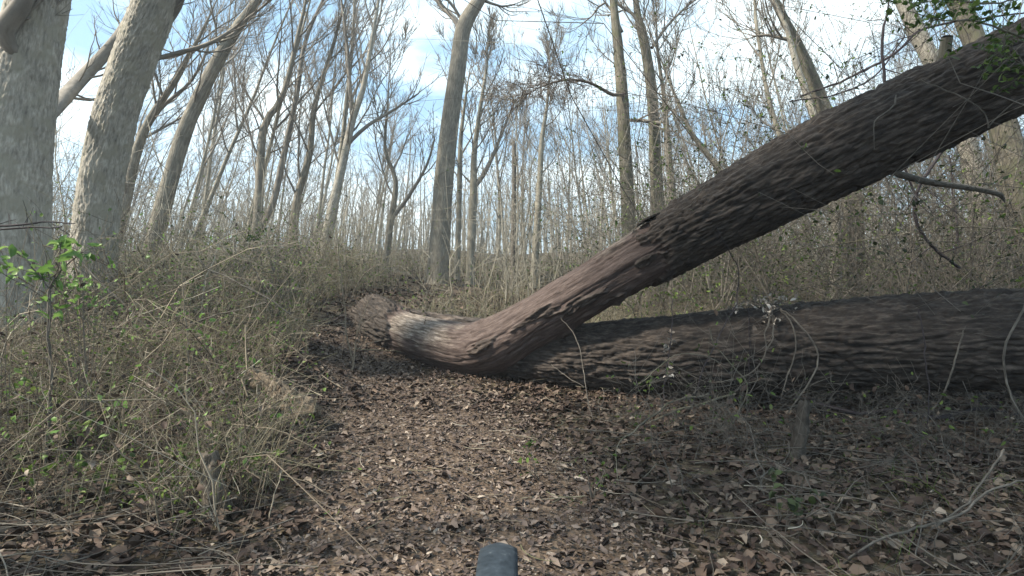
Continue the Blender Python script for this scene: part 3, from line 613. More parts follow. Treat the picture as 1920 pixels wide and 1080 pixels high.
def off_path(w): return lambda x, y, r: path_dist(x, y) > w*(.85+.4*r.rand(len(x)))
M_stick = island_mat('grey_sticks', [(0, (.03, .027, .025)), (.5, (.075, .068, .06)), (.85, (.12, .11, .095)), (1, (.20, .18, .15))])
M_straw = island_mat('straw', [(0, (.09, .075, .05)), (.4, (.19, .165, .115)), (.75, (.29, .26, .19)), (.92, (.12, .14, .06)), (1, (.45, .42, .33))])
# left bank, near: tangle of canes
kl = lambda x, y, r: (path_dist(x, y) > 1.12*(.8+.5*r.rand(len(x)))) & (x < -.3-.06*y) & (vnoise(x*.9, y*.9, 0, 61) > .22)
Pa, Ta = brush(3700, (-7, 0), (2.5, 6.5), (.2, .85), .0030, 31, 7, .9, kl, M_cane, 'bramble_thicket', 'tangle of dry tan bramble canes on the left bank')
kl2 = lambda x, y, r: (path_dist(x, y) > .85*(.8+.5*r.rand(len(x)))) & (x < -.1-.2*y+.4)
Pb, Tb = brush(6500, (-15, 0), (6, 13), (.6, 1.9), .0040, 32, 6, .7, kl2, M_brush, 'brushwood', 'olive and tan brush filling the left slope behind the brambles')
Pc, Tc = brush(7000, (-24, 24), (12, 26), (.5, 1.35), .009, 33, 3, .55, lambda x, y, r: path_dist(x, y) > .5, M_brush, 'scrub', 'olive scrub covering the rise under the trees')
# behind the fallen trunks, right
kr = lambda x, y, r: (x > -1.7) & (y > 6.9+.0*x) & (path_dist(x, y) > .7)
Pd, Td = brush(5200, (-2, 13), (6.6, 13), (.25, .85), .0048, 34, 3, .6, kr, M_brush, 'tall_dry_grass', 'pale olive dry grass and stems behind the lying trunk')
Pf, Tf = brush(800, (-16, 16), (9.5, 24), (1.8, 4.6), .010, 36, 10, .22, lambda x, y, r: (path_dist(x, y) > .8), M_far, 'sapling_thicket', 'thin whippy saplings standing among the trees', tr=.5)
Pg, Tg = brush(260, (-10, -1), (6, 11), (1.2, 2.6), .008, 37, 14, .45, kl2, M_vine, 'whippy_shrubs', 'taller twiggy shoots above the left brambles', tr=.45)
Ph, Th = brush(620, (1.8, 12), (6.8, 11), (1.8, 6.5), .006, 38, 12, .8, lambda x, y, r: x > .20*y, M_vine, 'vine_tangle', 'tangle of long thin vines and twigs behind the fallen trunks', tr=.5)
Pi, Ti = brush(900, (-1.0, 3.2), (1.5, 4.0), (.06, .22), .0012, 39, 1, .8, lambda x, y, r: (vnoise(x*2.3, y*2.3, 0, 90) > .60) & (path_dist(x, y) > .45), M_green, 'grass', 'sparse green grass blades at the path edge', tr=.9)
leafs_on(Th, 7000, .042, M_evgr, 'tangle_leaves', 'small dark leaves through the vine tangle', 48)
leafs_on(Th, 16000, .045, M_green, 'tangle_leaves', 'small olive leaves through the vine tangle', 49)
Pj, Tj = brush(230, (-6, -.6), (2.6, 7), (.5, 1.5), .0058, 40, 7, .75, kl, M_cane, 'dead_stalks', 'pale dead stalks standing out of the left brambles', tr=.45)
leafs_on(Tj, 900, .04, M_bright, 'fresh_leaves', 'fresh green leaves dotted on the left stalks', 50)
def clumps(cen, nb, H, rad, seed, mat, name, label, sp=.05):
    r = np.random.RandomState(seed); c = np.repeat(np.array(cen), nb, axis=0); n = len(c); x = c[:, 0]+r.normal(0, sp, n); y = c[:, 1]+r.normal(0, sp, n)
    a = r.rand(n)*6.283; h = r.uniform(H[0], H[1], n); lean = r.rand(n)**.7*1.1; t = np.linspace(0, 1, 7)
    P_ = np.zeros((n, 7, 3)); P_[:, :, 0] = x[:, None]+np.cos(a)[:, None]*(h*lean)[:, None]*t**1.4; P_[:, :, 1] = y[:, None]+np.sin(a)[:, None]*(h*lean)[:, None]*t**1.4
    P_[:, :, 2] = ground(x, y)[:, None]-.02+h[:, None]*(t-lean[:, None]*.55*t**2.6); P_ += r.normal(0, .012, P_.shape)*h[:, None, None]*t[None, :, None]
    mb = MB(); mb.tubes(P_, rad*r.uniform(.6, 1.4, n)[:, None]*np.linspace(1, .35, 7)[None], 3); tag(mb.build(name, mat), label, None, None, 'stuff')
    return P_
rr_ = np.random.RandomState(17)
cen = [(x, y) for x, y in zip(rr_.uniform(-6, -.8, 85), rr_.uniform(2.6, 8, 85)) if 1.15 < float(path_dist(np.array([x]), np.array([y]))[0]) and abs(x) < y*1.05]
clumps(cen, 34, (.2, .6), .0022, 18, M_straw, 'straw_grass', 'pale straw coloured grass clumps on the left bank')
clumps([(-2.75, 6.35), (-2.6, 6.1), (-2.9, 6.8), (-1.5, 3.1), (-1.75, 2.95)], 50, (.3, .75), .0022, 19, M_straw, 'straw_grass', 'denser straw grass beside the bend of the path and round the broken stump', .09)
clumps([(x, 8.0+.25*math.sin(x*3)+.4*rr_.rand()) for x in np.linspace(-1.2, 8, 60)], 40, (.3, .9), .0035, 20, M_straw, 'straw_grass', 'straw grass standing behind the lying trunk', .12)
Pk, Tk = brush(190, (.9, 5.4), (3.7, 4.9), (.35, 1.25), .0030, 60, 10, 1.0, lambda x, y, r: (y < 5.0-.28*(x-1)) & (path_dist(x, y) > 1.0), M_vine, 'briar_tangle', 'thin briar stems tangled in front of the lying trunk', tr=.6)
leafs_on(Tk, 260, .04, M_green, 'briar_leaves', 'small green leaves on the briar stems before the lying trunk', 62)
leafs_on(Tk, 240, .05, M_litter, 'caught_leaves', 'dead leaves caught on the briar stems', 63)
Pl, Tl = brush(70, (3.0, 8), (5.6, 7.2), (2.0, 5.5), .0055, 64, 16, .95, lambda x, y, r: x > .52*y, M_vine, 'hanging_vines', 'long thin vines looping around the right end of the raised trunk', tr=.5)
leafs_on(Tl, 1800, .04, M_evgr, 'vine_leaves', 'small dark leaves on the looping vines at right', 65)
# right foreground, sparse
kf = lambda x, y, r: (x > .55+.12*y) & (y < 4.0+.1*x)
Pe, Te = brush(330, (.4, 5), (1.6, 4.4), (.12, .5), .0028, 35, 3, 1.1, kf, M_vine, 'ground_stems', 'sparse thin grey stems over the leaves at lower right')
leafs_on(Ta, 2600, .045, M_litter, 'caught_leaves', 'dead leaves caught in the bramble tangle', 46)
leafs_on(Tb, 4000, .05, M_litter, 'caught_leaves', 'dead leaves caught in the brushwood', 47)
leafs_on(Ta, 7000, .026, M_green, 'bramble_leaves', 'small green leaves scattered in the bramble tangle', 41)
leafs_on(Tg, 2600, .042, M_green, 'shoot_leaves', 'olive leaves on the tall shoots', 45)
leafs_on(Tb, 14000, .040, M_green, 'brushwood_leaves', 'small olive leaves in the left brushwood', 42)
leafs_on(Tc, 9000, .07, M_green, 'scrub_leaves', 'tiny olive leaves dotted through the scrub', 43)
leafs_on(Td, 2500, .035, M_green, 'grass_leaves', 'few green leaves in the dry grass', 44)
# fallen sticks layer lower left and right
def sticks(n, xr, yr, L, rad, seed, keep, mat, name, label):
    r = np.random.RandomState(seed); x = r.uniform(*xr, n); y = r.uniform(*yr, n); ok = keep(x, y) & (np.abs(x) < y*1.1+.5); x = x[ok]; y = y[ok]; n = len(x)
    a = r.normal(0, .7, n)+(r.rand(n) < .5)*math.pi; ln = r.uniform(*L, n); t = np.linspace(-.5, .5, 7)[None]
    px = x[:, None]+np.cos(a)[:, None]*ln[:, None]*t; py = y[:, None]+np.sin(a)[:, None]*ln[:, None]*t
    cv = r.normal(0, .12, n)[:, None]*ln[:, None]*(t*t*4-1); px += -np.sin(a)[:, None]*cv; py += np.cos(a)[:, None]*cv
    z = ground(px, py).mean(axis=1)[:, None]+.015+r.rand(n)[:, None]*.10+r.normal(0, .10, n)[:, None]*ln[:, None]*t+.0*px
    z = np.maximum(z, ground(px, py)+.012)
    mb = MB(); mb.tubes(np.stack([px, py, z], -1), rad*r.uniform(.5, 1.5, n)[:, None]*np.linspace(1, .5, 7)[None], 4)
    tag(mb.build(name, mat), label, None, None, 'stuff')
sticks(1700, (-5, -.2), (1.5, 5.2), (.15, .8), .0024, 51, lambda x, y: (path_dist(x, y) > 1.0), M_stick, 'dead_sticks', 'dry sticks and stalks lying thick at lower left')
sticks(420, (.3, 6), (1.5, 7.5), (.2, 1.1), .0034, 52, lambda x, y: (x > .3+.1*y), M_vine, 'fallen_twigs', 'thin grey twigs lying over the leaves at right')
sticks(260, (-1.2, 1.5), (1.5, 6), (.08, .3), .0022, 53, lambda x, y: x > -9, M_cane, 'twig_bits', 'short twig bits on the path')

# ------------------------------------------------------------------ single plants, vines and sticks
def stems(name, label, cat, lines, mat, twigs=0, seed=1, leaf=None, group=None, tl=.25, sides=7, gap=.05):
    """lines: lists of (px, py, d, width_px); stays one mesh, leaves become a part"""
    r = random.Random(seed); mb = MB(); ml = MB()
    f = lines[0][0]; p0 = P(*f[:3])
    for ln in lines:
        c = spline([(P(a, b, dd), w*.58/2/960*dd) for a, b, dd, w in ln], gap); c[:, :3] += np.cumsum(np.random.RandomState(seed).normal(0, .0042, (len(c), 3)), axis=0)*(1 if len(c) < 60 else .6); mb.tube(c[:, :3], np.maximum(c[:, 3], .0015), sides); 
        bp = [tuple(x) for x in c[:, :3]]; br = list(c[:, 3])
        for k in range(twigs):
            p, rr, d = interp(bp, br, r.uniform(.15, 1)); q, w = limb(r, p, d*.6+rvec(r), tl*r.uniform(.4, 1.3), max(.0015, rr*.45), 5, .25, .03, .5); mb.tube(q, w, 4)
            if leaf:
                for z in range(leaf[1]):
                    p3, r3, d3 = interp(q, w, r.uniform(.3, 1)); lv = rvec(r); ml.leaf([*(p3+lv*leaf[0]*.5)], [*lv], [r.gauss(0, .6), r.gauss(0, .6), 1], leaf[0]*r.uniform(.6, 1.3))
    o = mb.build(name, mat, origin=tuple(p0)); tag(o, label, cat, group)
    if leaf and ml.l: ml.build('leaves', leaf[2], o, origin=tuple(p0))
    return o
# vines draped over the lying trunk
stems('vine', 'single long vine bowing right down the front of the lying trunk', 'vine', [[(1462, 578, 4.95, 5), (1485, 592, 4.72, 5), (1515, 625, 4.62, 5), (1534, 662, 4.55, 5), (1525, 705, 4.5, 5), (1500, 745, 4.45, 5), (1480, 778, 4.4, 4)]], M_vine)
stems('vine', 'straighter vine hanging just left of the bowing one on the lying trunk', 'vine', [[(1462, 580, 4.97, 5), (1480, 598, 4.78, 5), (1491, 625, 4.72, 4), (1488, 665, 4.68, 4), (1474, 710, 4.66, 4), (1467, 748, 4.65, 3)]], M_vine)
stems('vine', 'looped pair of vines crossing in the middle of the lying trunk', 'vine', [[(1445, 572, 5.05, 5), (1442, 600, 4.85, 5), (1433, 625, 4.78, 4), (1437, 652, 4.75, 4), (1420, 685, 4.75, 4), (1380, 708, 4.8, 4), (1320, 712, 4.85, 3), (1275, 690, 4.9, 3), (1255, 672, 4.9, 3)],
      [(1446, 580, 5.0, 5), (1450, 610, 4.82, 4), (1446, 640, 4.77, 4), (1436, 655, 4.75, 3)]], M_vine, 3, 3)
stems('vine', 'thin dark vine hanging straight down the lying trunk left of the looped pair', 'vine', [[(1402, 575, 5.2, 3), (1404, 620, 5.0, 3), (1405, 690, 4.95, 3), (1409, 728, 4.95, 2.5)]], M_dark)
stems('vine', 'thin vine from the raised trunk down to the path in front of the fork', 'vine', [[(1050, 595, 5.6, 2.5), (1078, 628, 5.5, 3), (1092, 680, 5.3, 3), (1100, 725, 5.1, 3), (1108, 770, 4.9, 3), (1125, 810, 4.6, 3), (1140, 840, 4.3, 2.5)], [(1032, 682, 5.6, 2), (1065, 705, 5.4, 2.5), (1096, 722, 5.1, 2)]], M_vine)
stems('vine', 'grey vine curving down over the right end of the lying trunk', 'vine', [[(1925, 560, 3.9, 6), (1905, 600, 3.85, 7), (1882, 650, 3.8, 7), (1885, 700, 3.8, 6), (1900, 745, 3.75, 6), (1925, 785, 3.7, 5)]], M_vine)
stems('vine', 'crooked vine loop hugging the upper right face of the raised trunk', 'vine', [[(1725, 150, 4.05, 4), (1790, 172, 3.95, 4), (1835, 195, 3.9, 4), (1850, 220, 3.9, 4), (1853, 235, 3.92, 5)], [(1853, 235, 3.92, 4), (1880, 205, 3.9, 4), (1905, 185, 3.85, 4), (1935, 175, 3.8, 4)], [(1880, 75, 3.9, 4), (1912, 105, 3.85, 4), (1930, 140, 3.8, 4)]], M_vine)
stems('vine', 'short twisted dead stem clinging to the middle of the raised trunk', 'vine', [[(1678, 178, 4.15, 4), (1676, 192, 4.1, 5), (1655, 210, 4.1, 4), (1640, 222, 4.1, 4), (1637, 250, 4.1, 3), (1639, 275, 4.12, 2)]], M_vine)
stems('vine', 'thin dark tendril with thorns crossing the raised trunk below the bark edge', 'vine', [[(1310, 375, 4.85, 3), (1335, 405, 4.8, 2.5), (1352, 440, 4.8, 2.5), (1368, 470, 4.85, 3), (1384, 500, 4.95, 3), (1384, 560, 5.0, 4), (1378, 575, 4.95, 4), (1352, 612, 4.8, 4), (1340, 645, 4.72, 4), (1318, 690, 4.7, 5), (1305, 735, 4.7, 5)]], M_dark, 5, 4, tl=.15)
stems('vine', 'dark upright stem rising behind the raised trunk near the top right', 'vine', [[(1659, 170, 5.3, 9), (1657, 110, 5.3, 9), (1658, 60, 5.3, 8), (1664, 30, 5.3, 6), (1672, -20, 5.3, 4)]], M_dark, 3, 5)
stems('vine', 'long dark vine curving down and kinking below the raised trunk at right', 'vine', [[(1772, 270, 5.9, 9), (1755, 305, 5.9, 9), (1725, 345, 5.9, 9), (1715, 375, 5.9, 9), (1717, 415, 5.9, 10), (1735, 450, 5.9, 9), (1765, 480, 5.9, 9), (1800, 505, 5.9, 10)], [(1690, 308, 6, 6), (1708, 345, 5.95, 6), (1717, 385, 5.9, 7)]], M_dark, 6, 6, tl=.6)
stems('vine', 'dark wavy stem right of the kinked vine under the raised trunk', 'vine', [[(1778, 290, 7, 4), (1782, 335, 7, 5), (1784, 370, 7, 5), (1792, 410, 7, 6), (1790, 480, 7, 7)]], M_dark, 4, 7, tl=.5)
stems('bramble', 'long arching green briar cane across the thicket right of the raised trunk', 'bramble', [[(1490, 475, 6.3, 3), (1560, 462, 6.2, 4), (1650, 448, 6, 4), (1740, 436, 5.9, 4), (1830, 428, 5.8, 4), (1930, 430, 5.6, 4)]], M_moss, 10, 8, (.035, 2, M_green), tl=.4)
stems('dead_branch', 'dead branch arching left to right behind the top of the raised trunk', 'branch', [[(1500, 180, 7.5, 6), (1560, 160, 7.4, 7), (1620, 130, 7.2, 8), (1680, 95, 7.0, 8), (1730, 50, 6.9, 8), (1790, 35, 6.8, 7), (1860, 25, 6.7, 6), (1935, 15, 6.6, 5)],
      [(1480, 190, 7.6, 4), (1560, 178, 7.5, 5), (1640, 140, 7.3, 5), (1700, 60, 7.2, 4)]], M_dark, 14, 9, (.045, 3, M_evgr), tl=.8)
# top right leaves close to the camera side
hb = stems('holly_branch', 'evergreen twig with drooping dark leaves over the top right corner', 'branch', [[(1990, 90, 3.6, 8), (1900, 62, 3.6, 7), (1830, 40, 3.6, 5), (1760, 38, 3.6, 4), (1700, 25, 3.6, 3)], [(1960, -20, 3.7, 7), (1860, 5, 3.7, 5), (1780, 0, 3.7, 4), (1690, 10, 3.7, 3)], [(1990, 140, 3.7, 5), (1920, 120, 3.7, 4), (1880, 90, 3.7, 3)]], M_moss, 30, 10, (.05, 5, M_green), tl=.26)
def evergreen(label, base, z0, z1, rad, n, seed, branch=None, per=70):
    r = random.Random(seed); b = Vector((base[0], base[1], gz(*base)-.05)); t = empty('evergreen_tree', tuple(b)); tag(t, label, 'tree')
    mt = MB(); pts, rd = limb(r, b, Vector((0, 0, 1)), z1*.97, .13, 14, .05, .1, .1); mt.tube(pts, rd, 14); place(mt.build('trunk', M_grey, t))
    mc = MB(); ml = MB()
    for k in range(n):
        tt = (z0+(z1-z0)*r.random())/z1; p, rr, d = interp(pts, rd, min(tt, .98)); a = r.uniform(0, 6.283); sh = math.sin(math.pi*min(1, max(0, (p.z-b.z-z0*.8)/(z1-z0*.8))*.85+.12))
        q, w = limb(r, p, Vector((math.cos(a), math.sin(a), .35)), rad*sh*r.uniform(.6, 1.1)+.2, .025, 8, .15, .02, .2); mc.tube(q, w, 5)
        C = []
        for z in range(per):
            p2, _, d2 = interp(q, w, r.uniform(.25, 1)); C.append([*(p2+rvec(r)*r.uniform(.03, .42))])
        rg = np.random.RandomState(seed+k); ml.leaves(C, rg.normal(0, 1, (per, 3)), rg.normal(0, .6, (per, 3))+[0, 0, .8], .075*(.6+.8*rg.rand(per)))
    place(mc.build('crown', M_twig, t)); place(ml.build('leaves', M_evgr, t, wid=.5))
    if branch:
        branch.name = 'branch'
        for key in ('label', 'category'): del branch[key]
        branch.parent = t; place(branch)
    return t
evergreen('evergreen tree whose leafy branch hangs into the top right corner', (5.9, 3.3), 1.3, 6.5, 2.0, 75, 700, hb)
evergreen('unseen evergreen tree added at the left to shade the path and fallen trunks', (-4.3, 1.5), 5.2, 12, 3.5, 190, 701, None, 150)  # added out-of-view tree; its crown blocks the sun from foreground and logs
evergreen('second unseen evergreen tree added behind the rider to shade the right side', (-.4, -1.6), 5.0, 12, 3.6, 170, 702, None, 130)  # another added sun blocker out of view, covering the right of the foreground
stems('seedling', 'few yellow green leaves sprouting on the raised trunk near the right edge', 'plant', [[(1868, 110, 3.95, 4), (1872, 92, 3.9, 3), (1874, 80, 3.88, 2)]], M_moss, 4, 11, (.05, 3, M_bright), tl=.06)
# curled leaves and debris hanging on the lying trunk
stems('leaf_cluster', 'withered pale curled leaves hung on a stem in front of the lying trunk', 'leaves', [[(1262, 560, 4.9, 3), (1258, 600, 4.85, 3), (1256, 650, 4.8, 4), (1250, 700, 4.8, 4), (1246, 760, 4.75, 4), (1246, 800, 4.7, 3)]], M_dark, 9, 12, (.06, 2, M_curl), tl=.10)
stems('leaf_cluster', 'dead vine tangle with curled leaves lying on top of the lying trunk', 'leaves', [[(1330, 590, 5.3, 3), (1380, 578, 5.2, 4), (1420, 572, 5.15, 4), (1465, 568, 5.1, 4), (1480, 572, 5.0, 3)], [(1400, 562, 5.1, 3), (1430, 575, 5.0, 3), (1445, 600, 4.85, 3)]], M_vine, 22, 13, (.05, 2, M_curl), tl=.16)
stems('sapling', 'leafy green sapling rooted under the lying trunk left of the looped vines', 'sapling', [[(1362, 810, 4.5, 4), (1400, 732, 4.6, 5), (1375, 690, 4.65, 4), (1340, 650, 4.65, 4), (1332, 620, 4.65, 3)], [(1365, 700, 4.65, 3), (1330, 670, 4.6, 3), (1265, 668, 4.6, 3), (1205, 720, 4.5, 3)]], M_moss, 9, 14, (.05, 2, M_green), tl=.2)
# foreground right canes
stems('bramble_cane', 'long pale cane arching up to the right edge across the lower right leaves', 'bramble', [[(1545, 1085, 2.3, 7), (1620, 1025, 2.35, 7), (1700, 990, 2.4, 8), (1780, 962, 2.45, 8), (1850, 915, 2.5, 7), (1930, 885, 2.6, 6)]], M_vine, 5, 15, tl=.2)
stems('bramble_cane', 'steep pale cane rising to a blunt tip at the lower right', 'bramble', [[(1745, 988, 2.42, 5), (1800, 945, 2.5, 6), (1845, 895, 2.6, 6), (1872, 850, 2.7, 6), (1882, 838, 2.7, 7)]], M_vine, 2, 16, tl=.15)
stems('bramble_cane', 'slender cane curving up the leaves toward the sapling under the trunk', 'bramble', [[(1230, 870, 3.3, 3), (1175, 925, 3.1, 3), (1160, 850, 3.5, 3), (1200, 810, 3.8, 5), (1260, 770, 4.2, 6), (1330, 752, 4.4, 6)]], M_moss, 3, 17, tl=.15)
stems('bramble_cane', 'branching cane zigzagging down the middle of the right hand leaves', 'bramble', [[(1375, 762, 4.1, 4), (1402, 800, 3.8, 4), (1412, 860, 3.4, 4), (1425, 895, 3.2, 5), (1385, 965, 2.8, 4), (1330, 1010, 2.5, 4), (1275, 1055, 2.3, 4)],
      [(1425, 895, 3.2, 4), (1480, 920, 3.0, 4), (1520, 975, 2.8, 4), (1580, 1040, 2.5, 3)], [(1388, 965, 2.8, 3), (1412, 1010, 2.6, 4), (1414, 1055, 2.4, 3)]], M_vine, 7, 18, tl=.2)
stems('bramble_cane', 'thin upright thorny stem in front of the right part of the lying trunk', 'bramble', [[(1770, 735, 4.0, 5), (1782, 700, 4.0, 5), (1795, 660, 4.0, 5), (1806, 620, 4.0, 4)]], M_vine, 6, 19, tl=.06)
stems('bramble_cane', 'dead stem hanging beside the thorny stem in front of the lying trunk', 'bramble', [[(1722, 580, 4.1, 3), (1732, 640, 4.05, 4), (1738, 700, 4.0, 3), (1740, 800, 3.9, 3)]], M_dark, 4, 20, tl=.1)
stems('stick', 'pale stick lying on the path below the fork', 'stick', [[(932, 797, 4.55, 4), (955, 812, 4.45, 5), (975, 826, 4.3, 5), (998, 833, 4.2, 3)]], M_cane)
stems('stick', 'long pale stalk lying flat at the edge of the path at lower left', 'stick', [[(372, 975, 2.8, 4), (440, 980, 2.76, 5), (490, 980, 2.74, 4), (522, 975, 2.74, 3)]], M_cane)
stems('dead_branch', 'dark half buried branch lying below the lying trunk at right', 'branch', [[(1520, 752, 4.9, 10), (1600, 775, 4.7, 12), (1680, 770, 4.7, 12), (1760, 785, 4.6, 13), (1850, 775, 4.6, 12), (1950, 800, 4.4, 10)]], M_dark, 8, 21, tl=.4)
stems('dead_branch', 'mossy branch propped against the underside of the lying trunk', 'branch', [[(1200, 800, 4.6, 6), (1255, 775, 4.7, 8), (1320, 755, 4.85, 8), (1370, 738, 5.0, 6)]], M_moss, 4, 22, tl=.25)
M_dstump = bark_mat('dark_stump', [(.02, .017, .015), (.05, .044, .038), (.085, .078, .068)], (1, 1, .3), 40, .8, .02)
# stump post below the lying trunk
c = spline([(P(1492, 900, 3.55), .045), (P(1500, 850, 3.6), .046), (P(1508, 790, 3.65), .044), (P(1512, 752, 3.7), .042)], .02)
def small_log(name, label, cat, ctrl, mat, seed, around=26, step=.02, amp=.012, cap_pale=.8, parent=None):
    c = spline(ctrl, step); A = c[:, :3]; mb = MB(); mb.tube(A, c[:, 3], around); me = mb.mesh(name)
    co = np.empty(len(me.vertices)*3, np.float32); me.vertices.foreach_get('co', co); co = co.reshape(-1, 3); nn = np.empty_like(co).ravel(); me.vertices.foreach_get('normal', nn); nn = nn.reshape(-1, 3)
    co = co+nn*((vnoise(co[:, 0]*34, co[:, 1]*34, co[:, 2]*20, seed)-.5)*amp*2)[:, None]
    T0 = A[0]-A[1]; T0 /= np.linalg.norm(T0); T1 = A[-1]-A[-2]; T1 /= np.linalg.norm(T1)
    rg = np.random.RandomState(seed); n = len(A); co[(n-1)*around:] += T1[None]*rg.uniform(-.3, 1, (around, 1))*c[-1, 3]*.5
    V = np.vstack([co, A[0], A[-1]-T1*c[-1, 3]*.3]); q = np.array([list(p.vertices) for p in me.polygons]); a = np.arange(around); b = (a+1) % around; n0 = (n-1)*around
    tr = np.vstack([np.stack([np.full(around, len(V)-2), b, a], -1), np.stack([np.full(around, len(V)-1), n0+a, n0+b], -1)])
    bk = np.vstack([V[:-2], V[-2:]])
    m2 = make_mesh(name, V-A[0][None], q, tr, bk); bpy.data.meshes.remove(me); o = link(name, m2, mat, parent); o.location = A[0]
    if label: tag(o, label, cat)
    return o
small_log('broken_stump', 'thin dark broken stump standing below the lying trunk', 'stump', [(Vector((P(1488, 905, 3.55).x, 3.55, gz(P(1488, 905, 3.55).x, 3.55)-.05)), .05), (P(1492, 860, 3.6), .048), (P(1502, 800, 3.62), .043), (P(1510, 755, 3.65), .04)], M_dstump, 3)
small_log('broken_stump', 'short grey broken stump among brambles beside the path at left', 'stump', [(G(402, 2.75, -.1), .078), (P(407, 960, 2.78), .066), (P(399, 900, 2.8), .055), (P(392, 850, 2.82), .042)], bark_mat('weathered_wood', [(.04, .034, .03), (.15, .13, .11), (.30, .265, .22)], (1, 1, .08), 60, 1.0, .03), 5, amp=.02)
small_log('dead_log', 'grey dead limb lying diagonally left of the short broken stump', 'log', [(P(295, 975, 2.7), .03), (P(325, 935, 2.8), .035), (P(360, 895, 2.95), .034), (P(395, 865, 3.05), .03)], M_vine, 6)
small_log('rotten_log', 'splintered tan end of a rotten log beside the path edge', 'log', [(G(465, 4.6, .05), .10), (G(515, 4.5, .08), .115), (G(560, 4.4, .09), .115), (G(586, 4.35, .08), .09)], bark_mat('rotten_wood', [(.045, .033, .025), (.17, .135, .10), (.33, .27, .20)], (1, 1, .12), 60, 1.0, .03), 7, 40, .012, .035)
# bramble sprays round the stump
for k, (lb, ln) in enumerate([('sunlit cane fanning left above the short broken stump', [(395, 905, 2.9, 4), (360, 870, 2.9, 5), (310, 850, 2.9, 5), (275, 845, 2.9, 3)]),
        ('pale cane hooking up and over right of the short broken stump', [(440, 900, 3.0, 4), (420, 870, 3.05, 5), (422, 845, 3.1, 5), (450, 815, 3.2, 5), (480, 790, 3.3, 4)]),
        ('straight pale cane rising from the brambles toward the rotten log', [(462, 850, 3.2, 5), (478, 815, 3.4, 6), (492, 775, 3.6, 6), (505, 742, 3.8, 5)]),
        ('long pale cane slanting down right to the path edge', [(375, 762, 3.6, 4), (420, 790, 3.5, 5), (520, 800, 3.4, 4), (600, 846, 3.3, 3)]),
        ('low cane drooping over the path edge right of the stump', [(425, 870, 2.9, 4), (480, 875, 2.95, 4), (560, 890, 2.95, 3), (625, 915, 2.9, 3)])]):
    stems('bramble_cane', lb, 'bramble', [[(a, b, d, w) for a, b, d, w in ln]], M_cane, 5, 60+k, tl=.22)
stems('bramble', 'bushy green tinged bramble growing over the short broken stump', 'bramble', [[(395, 900, 2.95, 4), (370, 870, 2.95, 3), (350, 850, 2.9, 2)], [(400, 900, 2.95, 4), (400, 850, 2.95, 3), (385, 800, 3.0, 2)], [(405, 905, 2.95, 4), (440, 870, 2.95, 3), (480, 860, 2.9, 2)], [(398, 905, 2.9, 3), (360, 900, 2.8, 3), (330, 890, 2.8, 2)]], M_cane, 22, 70, (.03, 3, M_green), tl=.22)
# saplings on the left slope
for k, (lb, ln) in enumerate([('thin pale sapling standing upright left of the middle bramble slope', [(372, 860, 3.6, 8), (352, 770, 3.7, 7), (350, 690, 3.8, 5), (345, 620, 3.8, 5), (338, 555, 3.8, 3), (336, 500, 3.8, 2)]),
        ('slim tan sapling next to the left end of the fallen tree', [(668, 690, 6.4, 6), (655, 640, 6.4, 5), (650, 570, 6.4, 4), (642, 500, 6.4, 3), (640, 450, 6.4, 2)]),
        ('multi stemmed dry shrub at the bend of the path', [(660, 695, 6.2, 6), (662, 660, 6.2, 5), (668, 620, 6.2, 4), (690, 560, 6.2, 2)]),
        ('leaning grey sapling crossing before the third left trunk', [(300, 640, 5, 5), (262, 600, 5, 6), (215, 555, 5, 6), (160, 500, 5, 5), (110, 440, 5, 3)]),
        ('dark crooked branch rising from the middle of the left brambles', [(545, 590, 5.2, 4), (520, 570, 5.2, 5), (480, 545, 5.2, 5), (440, 520, 5.2, 5), (405, 505, 5.2, 4), (380, 470, 5.2, 3)]),
        ('grey dead branch slanting up right in the left brambles', [(330, 620, 4.6, 3), (390, 595, 4.6, 4), (440, 580, 4.6, 4), (500, 565, 4.6, 3)]),
        ('dark upright sapling in front of the left edge tree', [(85, 800, 3.0, 9), (88, 700, 3.0, 9), (86, 600, 3.0, 8), (90, 540, 3.0, 7), (108, 500, 3.0, 6), (112, 460, 3.0, 4)])]):
    g = P(*ln[0][:3]); zz = gz(g.x, g.y)
    if k not in (4, 5): 
        dd = ln[0][2]; pyg = 540+(CAMZ-zz+.03)/dd*960
        ln = [(ln[0][0]-2, max(pyg, ln[0][1]+1), dd, ln[0][3])]+ln
    stems('sapling' if k not in (4, 5) else 'dead_branch', lb, 'sapling' if k not in (4, 5) else 'branch', [ln], M_cane if k in (0, 1, 2) else M_vine, 12, 80+k, (.03, 1, M_green) if k in (0, 6) else None, tl=.45)
stems('dead_branch', 'pair of dark bare branches reaching in from the left edge across the pale trunks', 'branch', [[(-40, 424, 3.2, 8), (30, 422, 3.2, 7), (90, 418, 3.2, 5), (135, 424, 3.2, 3)], [(-40, 432, 3.3, 7), (40, 428, 3.25, 6), (110, 430, 3.2, 4)]], M_dark, 3, 90, tl=.15)
stems('leafy_shrub', 'young shrub with bright green leaves in front of the left edge tree', 'shrub', [[(95, 620, 2.9, 5), (92, 540, 2.9, 5), (86, 500, 2.9, 4), (78, 470, 2.9, 3)], [(94, 540, 2.9, 4), (108, 500, 2.9, 4), (112, 450, 2.9, 3)], [(94, 540, 2.9, 4), (50, 490, 2.9, 4), (0, 455, 2.9, 3)], [(98, 520, 2.9, 4), (140, 480, 2.9, 3), (175, 460, 2.9, 2)]], M_vine, 5, 91, (.07, 3, M_bright), tl=.10)
